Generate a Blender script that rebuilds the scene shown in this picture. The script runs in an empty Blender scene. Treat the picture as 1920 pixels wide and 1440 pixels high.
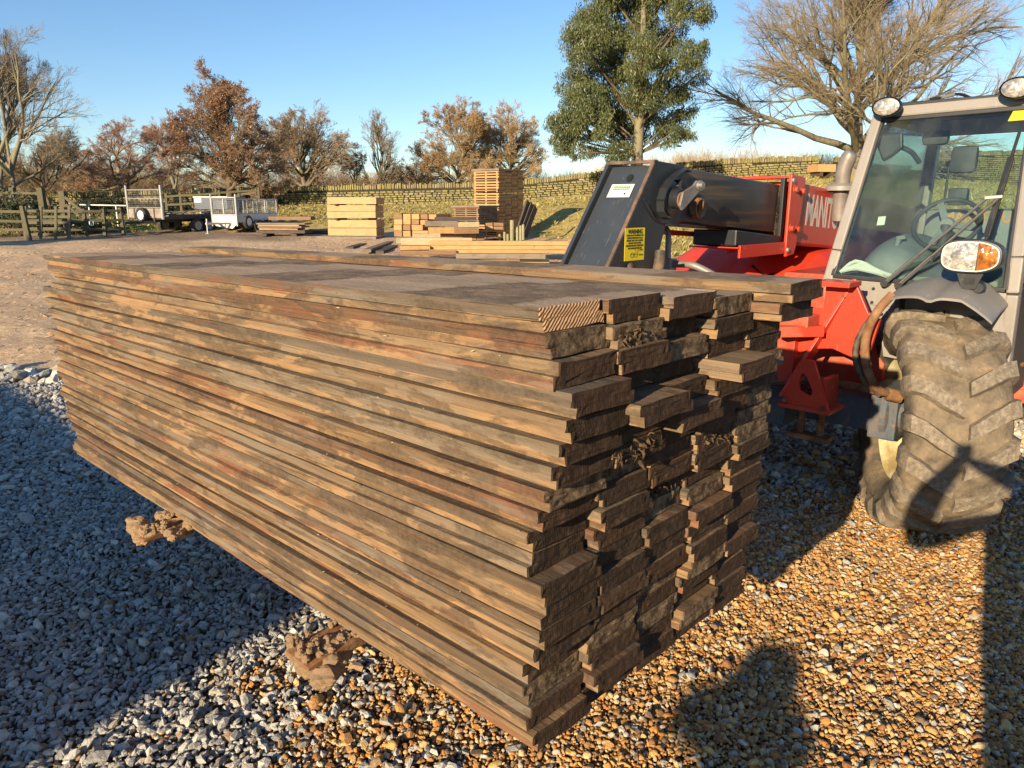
import bpy, math, random
import numpy as np
from mathutils import Vector, Matrix, Euler
R_ = math.radians
rnd = random.Random(7)
nrs = np.random.RandomState(11)
scn = bpy.context.scene
C = scn.collection

# ------------------------------------------------------------------ camera, sky, sun, exposure
CAM_H = 1.7
PITCH = R_(13.51)
FPX = 1394.0
cam = bpy.data.objects.new('camera', bpy.data.cameras.new('camera'))
C.objects.link(cam)
cam.location = (0, 0, CAM_H)
cam.rotation_euler = (R_(90) - PITCH, 0, 0)
cam.data.sensor_width = 36
cam.data.lens = 36 * FPX / 1920
cam.data.clip_start = 0.02
cam.data.clip_end = 3000
scn.camera = cam
SUN_AZ, SUN_EL = R_(32.5), R_(15.6)     # direction the light travels, and its height
world = bpy.data.worlds.new('World')
scn.world = world
world.use_nodes = True
wn = world.node_tree
wn.nodes.clear()
sky = wn.nodes.new('ShaderNodeTexSky')
sky.sky_type = 'NISHITA'
sky.sun_disc = False
sky.sun_elevation = SUN_EL
sky.sun_rotation = SUN_AZ + math.pi
sky.altitude = 100
sky.air_density = 1.0
sky.dust_density = 0.05
sky.ozone_density = 2.5
bgn = wn.nodes.new('ShaderNodeBackground')
bgn.inputs['Strength'].default_value = 0.098
wo = wn.nodes.new('ShaderNodeOutputWorld')
hs = wn.nodes.new('ShaderNodeHueSaturation')
hs.inputs['Saturation'].default_value = 1.08
wn.links.new(sky.outputs[0], hs.inputs['Color'])
mul = wn.nodes.new('ShaderNodeMix'); mul.data_type = 'RGBA'; mul.blend_type = 'MULTIPLY'; mul.inputs[0].default_value = 1
wn.links.new(hs.outputs[0], mul.inputs[6]); mul.inputs[7].default_value = (.90, .95, 1.05, 1)
wn.links.new(mul.outputs[2], bgn.inputs[0])
wn.links.new(bgn.outputs[0], wo.inputs[0])
sund = bpy.data.lights.new('sun', 'SUN')
sund.energy = 5.0
sund.angle = R_(0.5)
sund.color = (1.0, 0.81, 0.54)
suno = bpy.data.objects.new('sun', sund)
C.objects.link(suno)
SD = Vector((math.sin(SUN_AZ) * math.cos(SUN_EL), math.cos(SUN_AZ) * math.cos(SUN_EL), -math.sin(SUN_EL)))
suno.rotation_euler = SD.to_track_quat('-Z', 'Y').to_euler()
suno.location = (-20, -20, 20)
scn.view_settings.view_transform = 'Standard'
scn.view_settings.look = 'None'
scn.view_settings.exposure = 0.82
scn.view_settings.gamma = 1
scn.view_settings.use_curve_mapping = False
scn.cycles.max_bounces = 6
scn.cycles.transparent_max_bounces = 12
scn.cycles.caustics_reflective = False
scn.cycles.caustics_refractive = False

# ------------------------------------------------------------------ helpers
def tag(o, label=None, cat=None, group=None, kind=None):
    for k, v in (('label', label), ('category', cat), ('group', group), ('kind', kind)):
        if v: o[k] = v
    return o

def empty(name, loc=(0, 0, 0), rz=0.0):
    o = bpy.data.objects.new(name, None)
    C.objects.link(o)
    o.location = loc
    o.rotation_euler = (0, 0, rz)
    o.empty_display_size = .1
    return o

def link(name, me, parent=None, loc=None, rot=None):
    o = bpy.data.objects.new(name, me)
    C.objects.link(o)
    if parent is not None: o.parent = parent
    if loc is not None: o.location = loc
    if rot is not None: o.rotation_euler = rot
    return o

def mesh_np(name, V, Fc, mats=(), smooth=False, mi=None):
    me = bpy.data.meshes.new(name)
    V = np.asarray(V, dtype=np.float32)
    if isinstance(Fc, np.ndarray):
        n, k = Fc.shape
        me.vertices.add(len(V)); me.vertices.foreach_set('co', V.ravel())
        me.loops.add(n * k); me.loops.foreach_set('vertex_index', Fc.astype(np.int32).ravel())
        me.polygons.add(n)
        me.polygons.foreach_set('loop_start', np.arange(n, dtype=np.int32) * k)
        me.update(calc_edges=True)
    else:
        me.from_pydata([tuple(map(float, v)) for v in V], [], Fc)
    for m in mats: me.materials.append(m)
    if mi is not None: me.polygons.foreach_set('material_index', np.asarray(mi, dtype=np.int32))
    if smooth: me.polygons.foreach_set('use_smooth', np.ones(len(me.polygons), dtype=bool))
    me.update()
    return me

class MB:
    def __init__(s): s.v = []; s.f = []; s.m = []
    def add(s, vs, fs, m=0, M=None):
        b = len(s.v)
        for v in vs:
            v = Vector(v)
            s.v.append(tuple(M @ v if M is not None else v))
        for f in fs: s.f.append(tuple(b + i for i in f)); s.m.append(m)
        return s
    def box(s, x0, x1, y0, y1, z0, z1, m=0, M=None):
        vs = [(x, y, z) for z in (z0, z1) for y in (y0, y1) for x in (x0, x1)]
        return s.add(vs, [(0, 2, 3, 1), (4, 5, 7, 6), (0, 1, 5, 4), (2, 6, 7, 3), (0, 4, 6, 2), (1, 3, 7, 5)], m, M)
    def bar(s, p, q, w, h, m=0, up=(0, 0, 1)):
        p, q = Vector(p), Vector(q); d = (q - p); L = d.length; d.normalize()
        up = Vector(up)
        if abs(d.dot(up)) > .98: up = Vector((0, 1, 0))
        x = d.cross(up).normalized(); z = x.cross(d)
        M = Matrix(((x.x, d.x, z.x, p.x), (x.y, d.y, z.y, p.y), (x.z, d.z, z.z, p.z), (0, 0, 0, 1)))
        return s.box(-w / 2, w / 2, 0, L, -h / 2, h / 2, m, M)
    def tube(s, pts, r, n=10, m=0, cap=True):
        pts = [Vector(p) for p in pts]
        rs = r if isinstance(r, (list, tuple)) else [r] * len(pts)
        b = len(s.v); px = None
        for i, p in enumerate(pts):
            d = (pts[min(i + 1, len(pts) - 1)] - pts[max(i - 1, 0)]).normalized()
            if px is None:
                a = Vector((0, 0, 1)) if abs(d.z) < .9 else Vector((1, 0, 0))
                px = d.cross(a).normalized()
            else:
                px = (px - d * px.dot(d)).normalized()
            py = d.cross(px)
            for k in range(n):
                a = 2 * math.pi * k / n
                s.v.append(tuple(p + (px * math.cos(a) + py * math.sin(a)) * rs[i]))
        for i in range(len(pts) - 1):
            for k in range(n):
                a0 = b + i * n + k; a1 = b + i * n + (k + 1) % n
                s.f.append((a0, a1, a1 + n, a0 + n)); s.m.append(m)
        if cap:
            s.f.append(tuple(b + k for k in range(n))[::-1]); s.m.append(m)
            e = b + (len(pts) - 1) * n
            s.f.append(tuple(e + k for k in range(n))); s.m.append(m)
        return s
    def prism(s, poly, axis, a, b, m=0, M=None):
        # poly in the two other axes; axis 'x': (y,z)   'y': (x,z)   'z': (x,y)
        def P(u, v, w):
            return {'x': (w, u, v), 'y': (u, w, v), 'z': (u, v, w)}[axis]
        n = len(poly)
        vs = [P(u, v, a) for u, v in poly] + [P(u, v, b) for u, v in poly]
        fs = [tuple(range(n)), tuple(range(n, 2 * n))[::-1]]
        fs += [(i, i + n, (i + 1) % n + n, (i + 1) % n) for i in range(n)]
        return s.add(vs, fs, m, M)
    def lathe(s, prof, c, axis='x', n=32, m=0):
        # prof: (a, r) along axis
        b = len(s.v); c = Vector(c)
        for a, r in prof:
            for k in range(n):
                t = 2 * math.pi * k / n; u, v = r * math.cos(t), r * math.sin(t)
                o = {'x': (a, u, v), 'y': (u, a, v), 'z': (u, v, a)}[axis]
                s.v.append(tuple(c + Vector(o)))
        for i in range(len(prof) - 1):
            for k in range(n):
                a0 = b + i * n + k; a1 = b + i * n + (k + 1) % n
                s.f.append((a0, a1, a1 + n, a0 + n)); s.m.append(m)
        return s
    def build(s, name, mats, parent=None, smooth=False, bevel=0, label=None, loc=None, rot=None, auto=False):
        if not isinstance(mats, (list, tuple)): mats = [mats]
        me = bpy.data.meshes.new(name)
        me.from_pydata(s.v, [], s.f)
        for m in mats: me.materials.append(m)
        me.polygons.foreach_set('material_index', s.m)
        import bmesh
        bm = bmesh.new(); bm.from_mesh(me)
        bmesh.ops.recalc_face_normals(bm, faces=bm.faces)
        if bevel: bmesh.ops.bevel(bm, geom=[e for e in bm.edges if len(e.link_faces) == 2 and e.calc_face_angle(0) > .5], offset=bevel, segments=2, affect='EDGES', profile=.6)
        if smooth:
            for f in bm.faces: f.smooth = True
            for e in bm.edges:
                if len(e.link_faces) == 2 and e.calc_face_angle(0) > .7: e.smooth = False
        bm.to_mesh(me); bm.free()
        o = link(name, me, parent, loc, rot)
        if label: o['label'] = label
        return o

# ------------------------------------------------------------------ material helpers
class NT:
    def __init__(s, name):
        s.mat = bpy.data.materials.new(name); s.mat.use_nodes = True
        s.t = s.mat.node_tree; s.t.nodes.clear()
        s.out = s.n('ShaderNodeOutputMaterial')
        s.p = s.n('ShaderNodeBsdfPrincipled')
        s.l(s.p.outputs[0], s.out.inputs[0])
    def n(s, ty, **kw):
        nd = s.t.nodes.new(ty)
        for k, v in kw.items(): setattr(nd, k, v)
        return nd
    def l(s, a, b): s.t.links.new(a, b)
    def set(s, sock, v):
        if isinstance(v, bpy.types.NodeSocket): s.l(v, sock)
        elif isinstance(v, (tuple, list)) and len(v) == 3 and sock.type == 'RGBA': sock.default_value = (*v, 1)
        else: sock.default_value = v
    def coord(s, kind='Object'): return s.n('ShaderNodeTexCoord').outputs[kind]
    def pos(s): return s.n('ShaderNodeNewGeometry').outputs['Position']
    def rand(s): return s.n('ShaderNodeObjectInfo').outputs['Random']
    def mapv(s, v, scale=(1, 1, 1), loc=(0, 0, 0), rot=(0, 0, 0)):
        m = s.n('ShaderNodeMapping'); s.l(v, m.inputs[0])
        m.inputs['Scale'].default_value = scale; s.set(m.inputs['Location'], loc); m.inputs['Rotation'].default_value = rot
        return m.outputs[0]
    def noise(s, v, scale=5., detail=4., rough=.6, dist=0., out=0):
        m = s.n('ShaderNodeTexNoise'); s.l(v, m.inputs['Vector'])
        m.inputs['Scale'].default_value = scale; m.inputs['Detail'].default_value = detail
        m.inputs['Roughness'].default_value = rough; m.inputs['Distortion'].default_value = dist
        return m.outputs[out]
    def voro(s, v, scale=5., feature='F1', out='Distance'):
        m = s.n('ShaderNodeTexVoronoi', feature=feature); s.l(v, m.inputs['Vector']); m.inputs['Scale'].default_value = scale
        return m.outputs[out]
    def ramp(s, fac, stops, interp='LINEAR'):
        r = s.n('ShaderNodeValToRGB'); r.color_ramp.interpolation = interp
        while len(r.color_ramp.elements) < len(stops): r.color_ramp.elements.new(.5)
        for e, (p, c) in zip(r.color_ramp.elements, stops):
            e.position = p; e.color = (*c, 1) if isinstance(c, tuple) else (c, c, c, 1)
        s.l(fac, r.inputs[0]); return r.outputs[0]
    def mix(s, fac, a, b, mode='MIX'):
        m = s.n('ShaderNodeMix', data_type='RGBA', blend_type=mode)
        s.set(m.inputs[0], fac); s.set(m.inputs[6], a); s.set(m.inputs[7], b)
        return m.outputs[2]
    def math(s, op, a, b=0., clamp=False):
        m = s.n('ShaderNodeMath', operation=op, use_clamp=clamp); s.set(m.inputs[0], a); s.set(m.inputs[1], b)
        return m.outputs[0]
    def sep(s, v):
        m = s.n('ShaderNodeSeparateXYZ'); s.l(v, m.inputs[0]); return m.outputs
    def attr(s, name, out='Fac'):
        m = s.n('ShaderNodeAttribute'); m.attribute_name = name; return m.outputs[out]
    def bump(s, h, dist=.01, strength=1.0, normal=None):
        b = s.n('ShaderNodeBump'); s.l(h, b.inputs['Height']); b.inputs['Distance'].default_value = dist
        b.inputs['Strength'].default_value = strength
        if normal is not None: s.l(normal, b.inputs['Normal'])
        s.l(b.outputs[0], s.p.inputs['Normal']); return b.outputs[0]
    def done(s, col=None, rough=None, metal=None, spec=None, coat=None):
        if col is not None: s.set(s.p.inputs['Base Color'], col)
        if rough is not None: s.set(s.p.inputs['Roughness'], rough)
        if metal is not None: s.set(s.p.inputs['Metallic'], metal)
        if spec is not None: s.set(s.p.inputs['Specular IOR Level'], spec)
        if coat is not None: s.p.inputs['Coat Weight'].default_value = coat
        return s.mat

def simple(name, col, rough=.6, metal=0., var=.25, scale=8., bump=0.0, dirt=None, dirt_amt=.5, spec=.5, coat=None):
    t = NT(name); v = t.coord()
    nz = t.noise(v, scale, 6, .65)
    dark = tuple(c * (1 - var) for c in col); lite = tuple(min(1, c * (1 + var)) for c in col)
    c = t.ramp(nz, [(.3, dark), (.7, lite)])
    if dirt:
        d = t.ramp(t.noise(v, scale * .6, 8, .72, .4), [(1 - dirt_amt - .12, 0.), (1 - dirt_amt + .12, 1.)])
        c = t.mix(d, c, dirt)
        t.done(rough=t.math('ADD', t.math('MULTIPLY', d, .35), rough, True))
        t.done(c, None, metal, spec, coat)
    else: t.done(c, rough, metal, spec, coat)
    if bump: t.bump(t.noise(v, scale * 6, 5, .7), bump, .8)
    return t.mat

# --- weathered boards of the lifted stack
def board_mat(name, end=False):
    t = NT(name); v = t.coord(); r = t.rand(); P = t.pos()
    off = t.n('ShaderNodeCombineXYZ'); t.l(t.math('MULTIPLY', r, 37.), off.inputs[0]); t.l(t.math('MULTIPLY', r, 91.), off.inputs[1])
    va = t.n('ShaderNodeVectorMath', operation='ADD'); t.l(v, va.inputs[0]); t.l(off.outputs[0], va.inputs[1]); v2 = va.outputs[0]
    if end:
        n1 = t.noise(v2, 22, 8, .75); n2 = t.noise(v2, 90, 5, .7)
        c = t.ramp(n1, [(.3, (.012, .008, .005)), (.5, (.030, .019, .012)), (.62, (.065, .042, .025)), (.74, (.20, .135, .08))])
        c = t.mix(t.ramp(r, [(.0, .0), (1., .7)]), c, t.mix(.5, c, (.10, .045, .022)))
        c = t.mix(t.math('MULTIPLY', t.ramp(t.math('FRACT', t.math('MULTIPLY', r, 7.3)), [(.72, 0.), (.76, 1.)]), t.ramp(t.noise(v2, 34, 7, .75), [(.42, .0), (.6, .8)])), c, (.27, .19, .11))
        rg = t.n('ShaderNodeTexWave'); rg.wave_type = 'RINGS'; rg.rings_direction = 'X'; t.l(t.mapv(v2, (0, 1, 1), (0, .3, .2)), rg.inputs[0]); rg.inputs['Scale'].default_value = 42; rg.inputs['Distortion'].default_value = 3
        c = t.mix(t.math('MULTIPLY', rg.outputs[0], .22), c, (.15, .095, .055))
        t.done(c, .9, spec=.2)
        h = t.math('ADD', t.math('MULTIPLY', n1, 1.2), t.math('MULTIPLY', n2, .35))
        h = t.math('ADD', h, t.math('MULTIPLY', t.voro(v2, 60), -.5))
        t.bump(h, .0065, 1.0)
        return t.mat
    grain = t.noise(t.mapv(v2, (1.2, 34, 34)), 3.0, 6, .65, .35)
    fine = t.noise(t.mapv(v2, (3.5, 120, 120)), 3.0, 4, .7)
    tone = t.ramp(r, [(0, (.27, .18, .10)), (.16, (.16, .105, .06)), (.3, (.25, .19, .125)), (.42, (.30, .185, .09)), (.56, (.20, .105, .055)), (.7, (.17, .13, .09)), (.85, (.32, .215, .12)), (1, (.20, .135, .08))], 'CONSTANT')
    c = t.mix(t.ramp(grain, [(.32, 0.), (.68, 1.)]), t.mix(.55, tone, (.05, .032, .02)), tone)
    # grime on the upper lip, cleaner orange wood on the sheltered lower step, red and grey strips
    zz = t.sep(v)[2]
    low = t.ramp(t.math('MULTIPLY', zz, 20.), [(.44, 1.), (.50, 0.)])
    lo = t.noise(t.mapv(v2, (1.1, 5, 5)), 1.9, 9, .66, .5)
    c = t.mix(t.math('MULTIPLY', low, t.ramp(lo, [(.42, 0.), (.50, .85)])), c, t.ramp(grain, [(.3, (.28, .165, .082)), (.7, (.45, .27, .132))]))
    c = t.mix(t.ramp(lo, [(.60, 0.), (.625, .7)]), c, t.ramp(grain, [(.3, (.31, .185, .09)), (.7, (.44, .27, .135))]))
    lr = t.noise(t.mapv(v2, (1.1, 12, 12), (5, 3, 1)), 1.3, 8, .62)
    c = t.mix(t.ramp(lr, [(.57, 0.), (.60, .75)]), c, (.21, .078, .040))
    lg = t.noise(t.mapv(v2, (1.5, 16, 16), (9, 1, 4)), 1.4, 8, .65)
    c = t.mix(t.ramp(lg, [(.52, 0.), (.62, .75)]), c, t.ramp(fine, [(.3, (.16, .135, .105)), (.7, (.27, .225, .17))]))
    st = t.noise(t.mapv(v2, (1, 2., 4)), 4.0, 10, .64, .7)
    wst = t.noise(t.mapv(P, (1, 1, 1.6), rot=(.5, .35, 0)), 3.0, 6, .6, .6)
    st = t.math('ADD', t.math('MULTIPLY', st, .66), t.math('MULTIPLY', wst, .34))
    stf = t.ramp(st, [(.506, 0.), (.53, .54), (.75, .85)])
    c = t.mix(stf, c, t.mix(t.ramp(t.noise(v2, 70, 5, .7), [(.35, 0.), (.65, 1.)]), (.036, .025, .017), (.125, .088, .056)))
    sp = t.noise(v2, 260, 2, .5)
    c = t.mix(t.ramp(sp, [(.75, 0.), (.79, .5)]), c, (.45, .33, .2))
    c = t.mix(t.math('MULTIPLY', fine, .3), c, (.06, .042, .028))
    t.done(c, t.ramp(st, [(.3, .62), (.7, .82)]), spec=.3)
    cr = t.ramp(t.noise(t.mapv(v2, (1.0, 60, 60)), 2.2, 5, .6, .6), [(.30, 0.), (.36, 1.)])
    h = t.math('ADD', t.math('MULTIPLY', grain, .8), t.math('MULTIPLY', fine, .35))
    h = t.math('ADD', h, cr)
    h = t.math('ADD', h, t.math('MULTIPLY', t.noise(v2, 40, 6, .7), 1.3))
    t.bump(h, .004, .9)
    return t.mat

def top_board_mat():
    # upper faces: drying mud with paler strips where the spacers lay, damp and bluish further back
    t = NT('muddy_board_top'); v = t.coord(); r = t.rand()
    x, y, z = t.sep(v)
    xs = t.math('ADD', x, t.math('MULTIPLY', t.noise(v, 14, 8, .7), .12))
    w = t.math('PINGPONG', t.math('ADD', xs, .18), .36)
    band = t.math('MULTIPLY', t.ramp(w, [(.150, 0.), (.175, 1.)]), t.ramp(r, [(.3, .35), (.7, 1.)]))
    n = t.noise(v, 14, 8, .7); g = t.noise(t.mapv(v, (2, 30, 30)), 3, 5, .6)
    mud = t.ramp(n, [(.3, (.13, .088, .055)), (.55, (.26, .18, .112)), (.75, (.42, .30, .19))])
    pale = t.ramp(g, [(.3, (.38, .27, .17)), (.7, (.54, .385, .25))])
    c = t.mix(t.math('MULTIPLY', band, .85), mud, pale)
    t.done(c, t.ramp(n, [(.35, .75), (.65, .95)]), spec=.12)
    t.bump(t.math('ADD', t.math('MULTIPLY', n, t.math('SUBTRACT', 1.25, band)), t.math('MULTIPLY', t.noise(v, 70, 4, .7), .35)), .010, .9)
    return t.mat

def fresh_end_mat():
    t = NT('fresh_sawn_end'); v = t.coord()
    w = t.n('ShaderNodeTexWave'); w.wave_type = 'BANDS'; w.bands_direction = 'DIAGONAL'
    t.l(t.mapv(v, (.1, 26, -26)), w.inputs[0]); w.inputs['Scale'].default_value = 2.4; w.inputs['Distortion'].default_value = 2.6; w.inputs['Detail'].default_value = 3
    c = t.ramp(w.outputs[0], [(.0, (.40, .225, .11)), (.4, (.50, .29, .145)), (1, (.56, .34, .18))])
    t.done(c, .8, spec=.2); t.bump(w.outputs[0], .004, .8)
    return t.mat

def timber_mat(name, a, b, dark, grainscale=1.0, knots=True):
    t = NT(name); v = t.coord(); r = t.rand()
    off = t.n('ShaderNodeCombineXYZ'); t.l(t.math('MULTIPLY', r, 53.), off.inputs[0]); t.l(t.math('MULTIPLY', r, 17.), off.inputs[2])
    va = t.n('ShaderNodeVectorMath', operation='ADD'); t.l(v, va.inputs[0]); t.l(off.outputs[0], va.inputs[1]); v2 = va.outputs[0]
    g = t.noise(t.mapv(v2, (1 * grainscale, 14, 14)), 2.5, 5, .65, .4)
    c = t.ramp(g, [(.28, b), (.72, a)])
    c = t.mix(t.ramp(t.noise(v2, 3.5, 5, .65), [(.5, 0.), (.72, .65)]), c, dark)
    if knots: c = t.mix(t.ramp(t.voro(v2, 3.2), [(.05, .9), (.09, 0.)]), c, tuple(x * .35 for x in b))
    c = t.mix(t.math('MULTIPLY', r, .35), c, dark)
    t.done(c, .75, spec=.25); t.bump(g, .006, .6)
    return t.mat

M = {}
M['board'] = board_mat('weathered_board'); M['board_end'] = board_mat('rough_board_end', True)
M['board_top'] = top_board_mat(); M['fresh_end'] = fresh_end_mat()
M['fibre'] = simple('torn_wood_fibre', (.11, .072, .042), .95, var=.5, scale=30, bump=.004, spec=.1)
M['beam_yellow'] = timber_mat('pale_yellow_beam', (.62, .39, .20), (.46, .275, .13), (.34, .22, .11))
M['beam_orange'] = timber_mat('orange_sawn_wood', (.62, .36, .16), (.43, .23, .09), (.30, .17, .08))
M['beam_brown'] = timber_mat('brown_beam', (.36, .21, .11), (.22, .125, .065), (.13, .085, .05))
M['beam_grey'] = timber_mat('grey_weathered_beam', (.31, .25, .19), (.19, .15, .11), (.11, .085, .065))
M['beam_dark'] = timber_mat('dark_damp_beam', (.13, .10, .08), (.065, .05, .04), (.05, .035, .03))
M['beam_pale'] = timber_mat('pale_buff_beam', (.56, .44, .28), (.42, .32, .19), (.26, .25, .12))
M['fence_wood'] = timber_mat('mossy_fence_wood', (.17, .14, .09), (.09, .075, .045), (.07, .08, .03), knots=False)
M['post_wood'] = timber_mat('green_treated_post', (.36, .33, .19), (.27, .25, .14), (.16, .15, .08), knots=False)

def paint(name, col, rough=.35, dirt=(.22, .15, .09), amt=.3, scr=.4, scale=3., rust=None, rust_amt=.25, spec=.5, coat=.15):
    t = NT(name); v = t.coord()
    n = t.noise(v, scale, 8, .7); n2 = t.noise(v, scale * 6, 6, .7)
    fade = tuple(min(1, c * 1.25 + .01) for c in col)
    c = t.mix(t.ramp(n, [(.35, 0.), (.7, .7)]), col, fade)
    d = t.ramp(t.math('ADD', t.math('MULTIPLY', n, .7), t.math('MULTIPLY', n2, .3)), [(1 - amt - .12, 0.), (1 - amt + .1, .85)])
    c = t.mix(d, c, dirt)
    s1 = t.ramp(t.noise(t.mapv(v, (30, 2, 3), rot=(.3, .5, .9)), 5, 2, .5), [(.68, 0.), (.71, scr)])
    c = t.mix(s1, c, tuple(min(1, x * 2 + .10) for x in col))
    if rust:
        ru = t.ramp(t.noise(t.mapv(v, loc=(3, 1, 7)), scale * 1.7, 8, .75, .3), [(1 - rust_amt - .05, 0.), (1 - rust_amt + .02, 1.)])
        c = t.mix(ru, c, rust); d = t.math('MAXIMUM', d, ru)
    t.done(c, t.math('ADD', t.math('MULTIPLY', d, .5), rough, True), spec=spec, coat=coat)
    t.bump(n2, .0015, .5)
    return t.mat
M['red'] = paint('red_orange_paint', (.53, .038, .014), .40, amt=.22, rust=(.33, .13, .05), rust_amt=.20)
M['bonnet'] = paint('faded_bonnet_red', (.58, .045, .017), .5, amt=.2, rust=(.5, .12, .06), rust_amt=.1, spec=.25, coat=0)
M['red_dirty'] = paint('dirty_red_paint', (.46, .042, .016), .5, (.30, .19, .10), .38, rust=(.30, .13, .055), rust_amt=.33)
M['boomblack'] = paint('scuffed_black_paint', (.022, .024, .028), .30, (.10, .075, .045), .24, .25, 4, rust=(.16, .07, .03), rust_amt=.14)
M['rail'] = simple('worn_rusty_edge', (.15, .095, .065), .75, var=.5, scale=20, dirt=(.06, .05, .045), dirt_amt=.4, bump=.002)
M['caseblack'] = paint('dark_slate_plate', (.035, .042, .052), .42, (.11, .09, .075), .2, .5, 5)
def slide_mat():
    t = NT('greasy_boom_sleeve'); v = t.coord()
    g = t.noise(t.mapv(v, (8, .35, 9)), 2.2, 5, .6)
    c = t.ramp(g, [(.3, (.014, .015, .017)), (.48, (.035, .035, .034)), (.60, (.10, .065, .032)), (.66, (.045, .044, .042)), (.8, (.09, .085, .078))])
    t.done(c, t.ramp(g, [(.35, .35), (.7, .6)]), spec=.5, coat=.05); t.bump(t.noise(v, 30, 5, .7), .002, .5)
    return t.mat
M['slide'] = slide_mat()
M['grey'] = paint('dusty_grey_paint', (.24, .215, .19), .5, (.28, .21, .14), .36, .2, 4, rust=(.35, .12, .05), rust_amt=.06)
M['fender'] = paint('scuffed_grey_plastic', (.20, .185, .17), .55, (.30, .24, .17), .25, .5, 5, coat=0)
M['pipe'] = simple('dull_steel_pipe', (.25, .22, .20), .5, .3, var=.3, scale=10, dirt=(.28, .16, .09), dirt_amt=.3)
M['rust'] = simple('rusty_iron', (.22, .105, .05), .85, var=.55, scale=14, dirt=(.32, .21, .12), dirt_amt=.4, bump=.004, spec=.2)
M['axle'] = paint('worn_blue_axle_paint', (.05, .075, .10), .6, (.20, .13, .08), .4, .3, 6, rust=(.30, .14, .06), rust_amt=.38, coat=0)
M['steel'] = simple('worn_steel', (.42, .39, .35), .4, .7, var=.3, scale=20)
M['black'] = simple('black_plastic', (.02, .02, .022), .45, var=.3, scale=12, dirt=(.09, .075, .06), dirt_amt=.3)
M['rubberhose'] = simple('rubber_hose', (.03, .028, .026), .55, var=.4, scale=15, dirt=(.20, .13, .075), dirt_amt=.45)
M['interior'] = simple('grey_cab_trim', (.20, .21, .21), .6, var=.2, scale=6, dirt=(.34, .28, .2), dirt_amt=.3)
M['seat'] = simple('dark_seat_vinyl', (.05, .05, .055), .6, var=.3)
M['white'] = simple('white_paint', (.74, .73, .70), .5, var=.1, dirt=(.4, .33, .25), dirt_amt=.25)
M['ivory'] = simple('mud_spotted_ivory_rim', (.66, .58, .36), .5, var=.15, scale=6, dirt=(.34, .25, .10), dirt_amt=.48)
M['yellow'] = simple('yellow_label', (.78, .60, .015), .5, var=.06, dirt=(.5, .38, .1), dirt_amt=.12)
M['labelwhite'] = simple('off_white_label', (.72, .69, .60), .5, var=.06)
M['labelgreen'] = simple('green_print', (.10, .24, .15), .5, var=.1)
M['ink'] = simple('black_print', (.015, .015, .013), .5, var=.1)
M['letter'] = simple('white_lettering', (.72, .70, .66), .45, var=.06, scale=20, dirt=(.45, .25, .2), dirt_amt=.15)
M['letter_or'] = simple('orange_lettering', (.55, .24, .05), .5, var=.1)
M['brass'] = simple('tarnished_pin', (.45, .36, .25), .35, .8, var=.3, scale=30)
M['navy'] = simple('navy_paint', (.035, .05, .09), .45, var=.25, scale=4, dirt=(.1, .1, .1), dirt_amt=.3)
M['galv'] = simple('galvanised_steel', (.44, .43, .41), .5, .45, var=.2, scale=6)
M['galvpanel'] = simple('galvanised_panel', (.66, .66, .64), .6, .2, var=.12, scale=3, dirt=(.42, .40, .36), dirt_amt=.3)
M['plyboard'] = simple('weathered_plywood_side', (.30, .24, .19), .75, var=.3, scale=5, dirt=(.14, .10, .08), dirt_amt=.35)
M['trailerdark'] = simple('dirty_dark_metal', (.045, .045, .045), .7, var=.4, scale=6, dirt=(.13, .10, .08), dirt_amt=.4)

def tyre_mat():
    t = NT('muddy_tyre_rubber'); v = t.coord(); h = t.attr('lug')
    n = t.noise(v, 9, 8, .72); n2 = t.noise(v, 45, 6, .7); n3 = t.noise(v, 4, 4, .6)
    mud = t.ramp(n, [(.3, (.075, .06, .045)), (.46, (.17, .135, .095)), (.6, (.25, .19, .125)), (.7, (.42, .27, .14))])
    rub = t.ramp(n2, [(.3, (.11, .092, .07)), (.5, (.22, .18, .135)), (.75, (.40, .335, .25))])
    f = t.math('ADD', t.math('MULTIPLY', h, .95), t.math('MULTIPLY', t.math('SUBTRACT', n, .5), 1.4))
    c = t.mix(t.ramp(f, [(.50, 0.), (.95, .9)]), mud, rub)
    side = t.attr('side')
    c = t.mix(t.math('MULTIPLY', side, t.ramp(n3, [(.35, 1.), (.62, .15)])), c, (.055, .052, .048))
    t.done(c, .88, spec=.2)
    t.bump(t.math('ADD', n, t.math('MULTIPLY', n2, .7)), .010, .9)
    return t.mat
M['tyre'] = tyre_mat()
M['tyreplain'] = simple('plain_rubber', (.03, .03, .03), .8, var=.3, dirt=(.12, .1, .08), dirt_amt=.4)

def glass_mat(name, tint, fac_min=.0, gloss=.9):
    t = NT(name); t.t.nodes.remove(t.p)
    tr = t.n('ShaderNodeBsdfTransparent'); tr.inputs[0].default_value = (*tint, 1)
    gl = t.n('ShaderNodeBsdfGlossy'); gl.inputs['Roughness'].default_value = .03; gl.inputs[0].default_value = (.9, .95, 1, 1)
    df = t.n('ShaderNodeBsdfDiffuse'); df.inputs[0].default_value = (.42, .43, .38, 1)
    fr = t.n('ShaderNodeFresnel'); fr.inputs[0].default_value = 1.5
    m1 = t.n('ShaderNodeMixShader'); m2 = t.n('ShaderNodeMixShader')
    dust = t.ramp(t.noise(t.mapv(t.coord(), (1, 1, .6)), 5, 8, .7), [(.45, 0.01), (.75, .07)])
    t.l(dust, m1.inputs[0]); t.l(tr.outputs[0], m1.inputs[1]); t.l(df.outputs[0], m1.inputs[2])
    t.l(t.math('MULTIPLY', fr.outputs[0], gloss, True), m2.inputs[0]); t.l(m1.outputs[0], m2.inputs[1]); t.l(gl.outputs[0], m2.inputs[2])
    t.l(m2.outputs[0], t.out.inputs[0]); return t.mat
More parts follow.
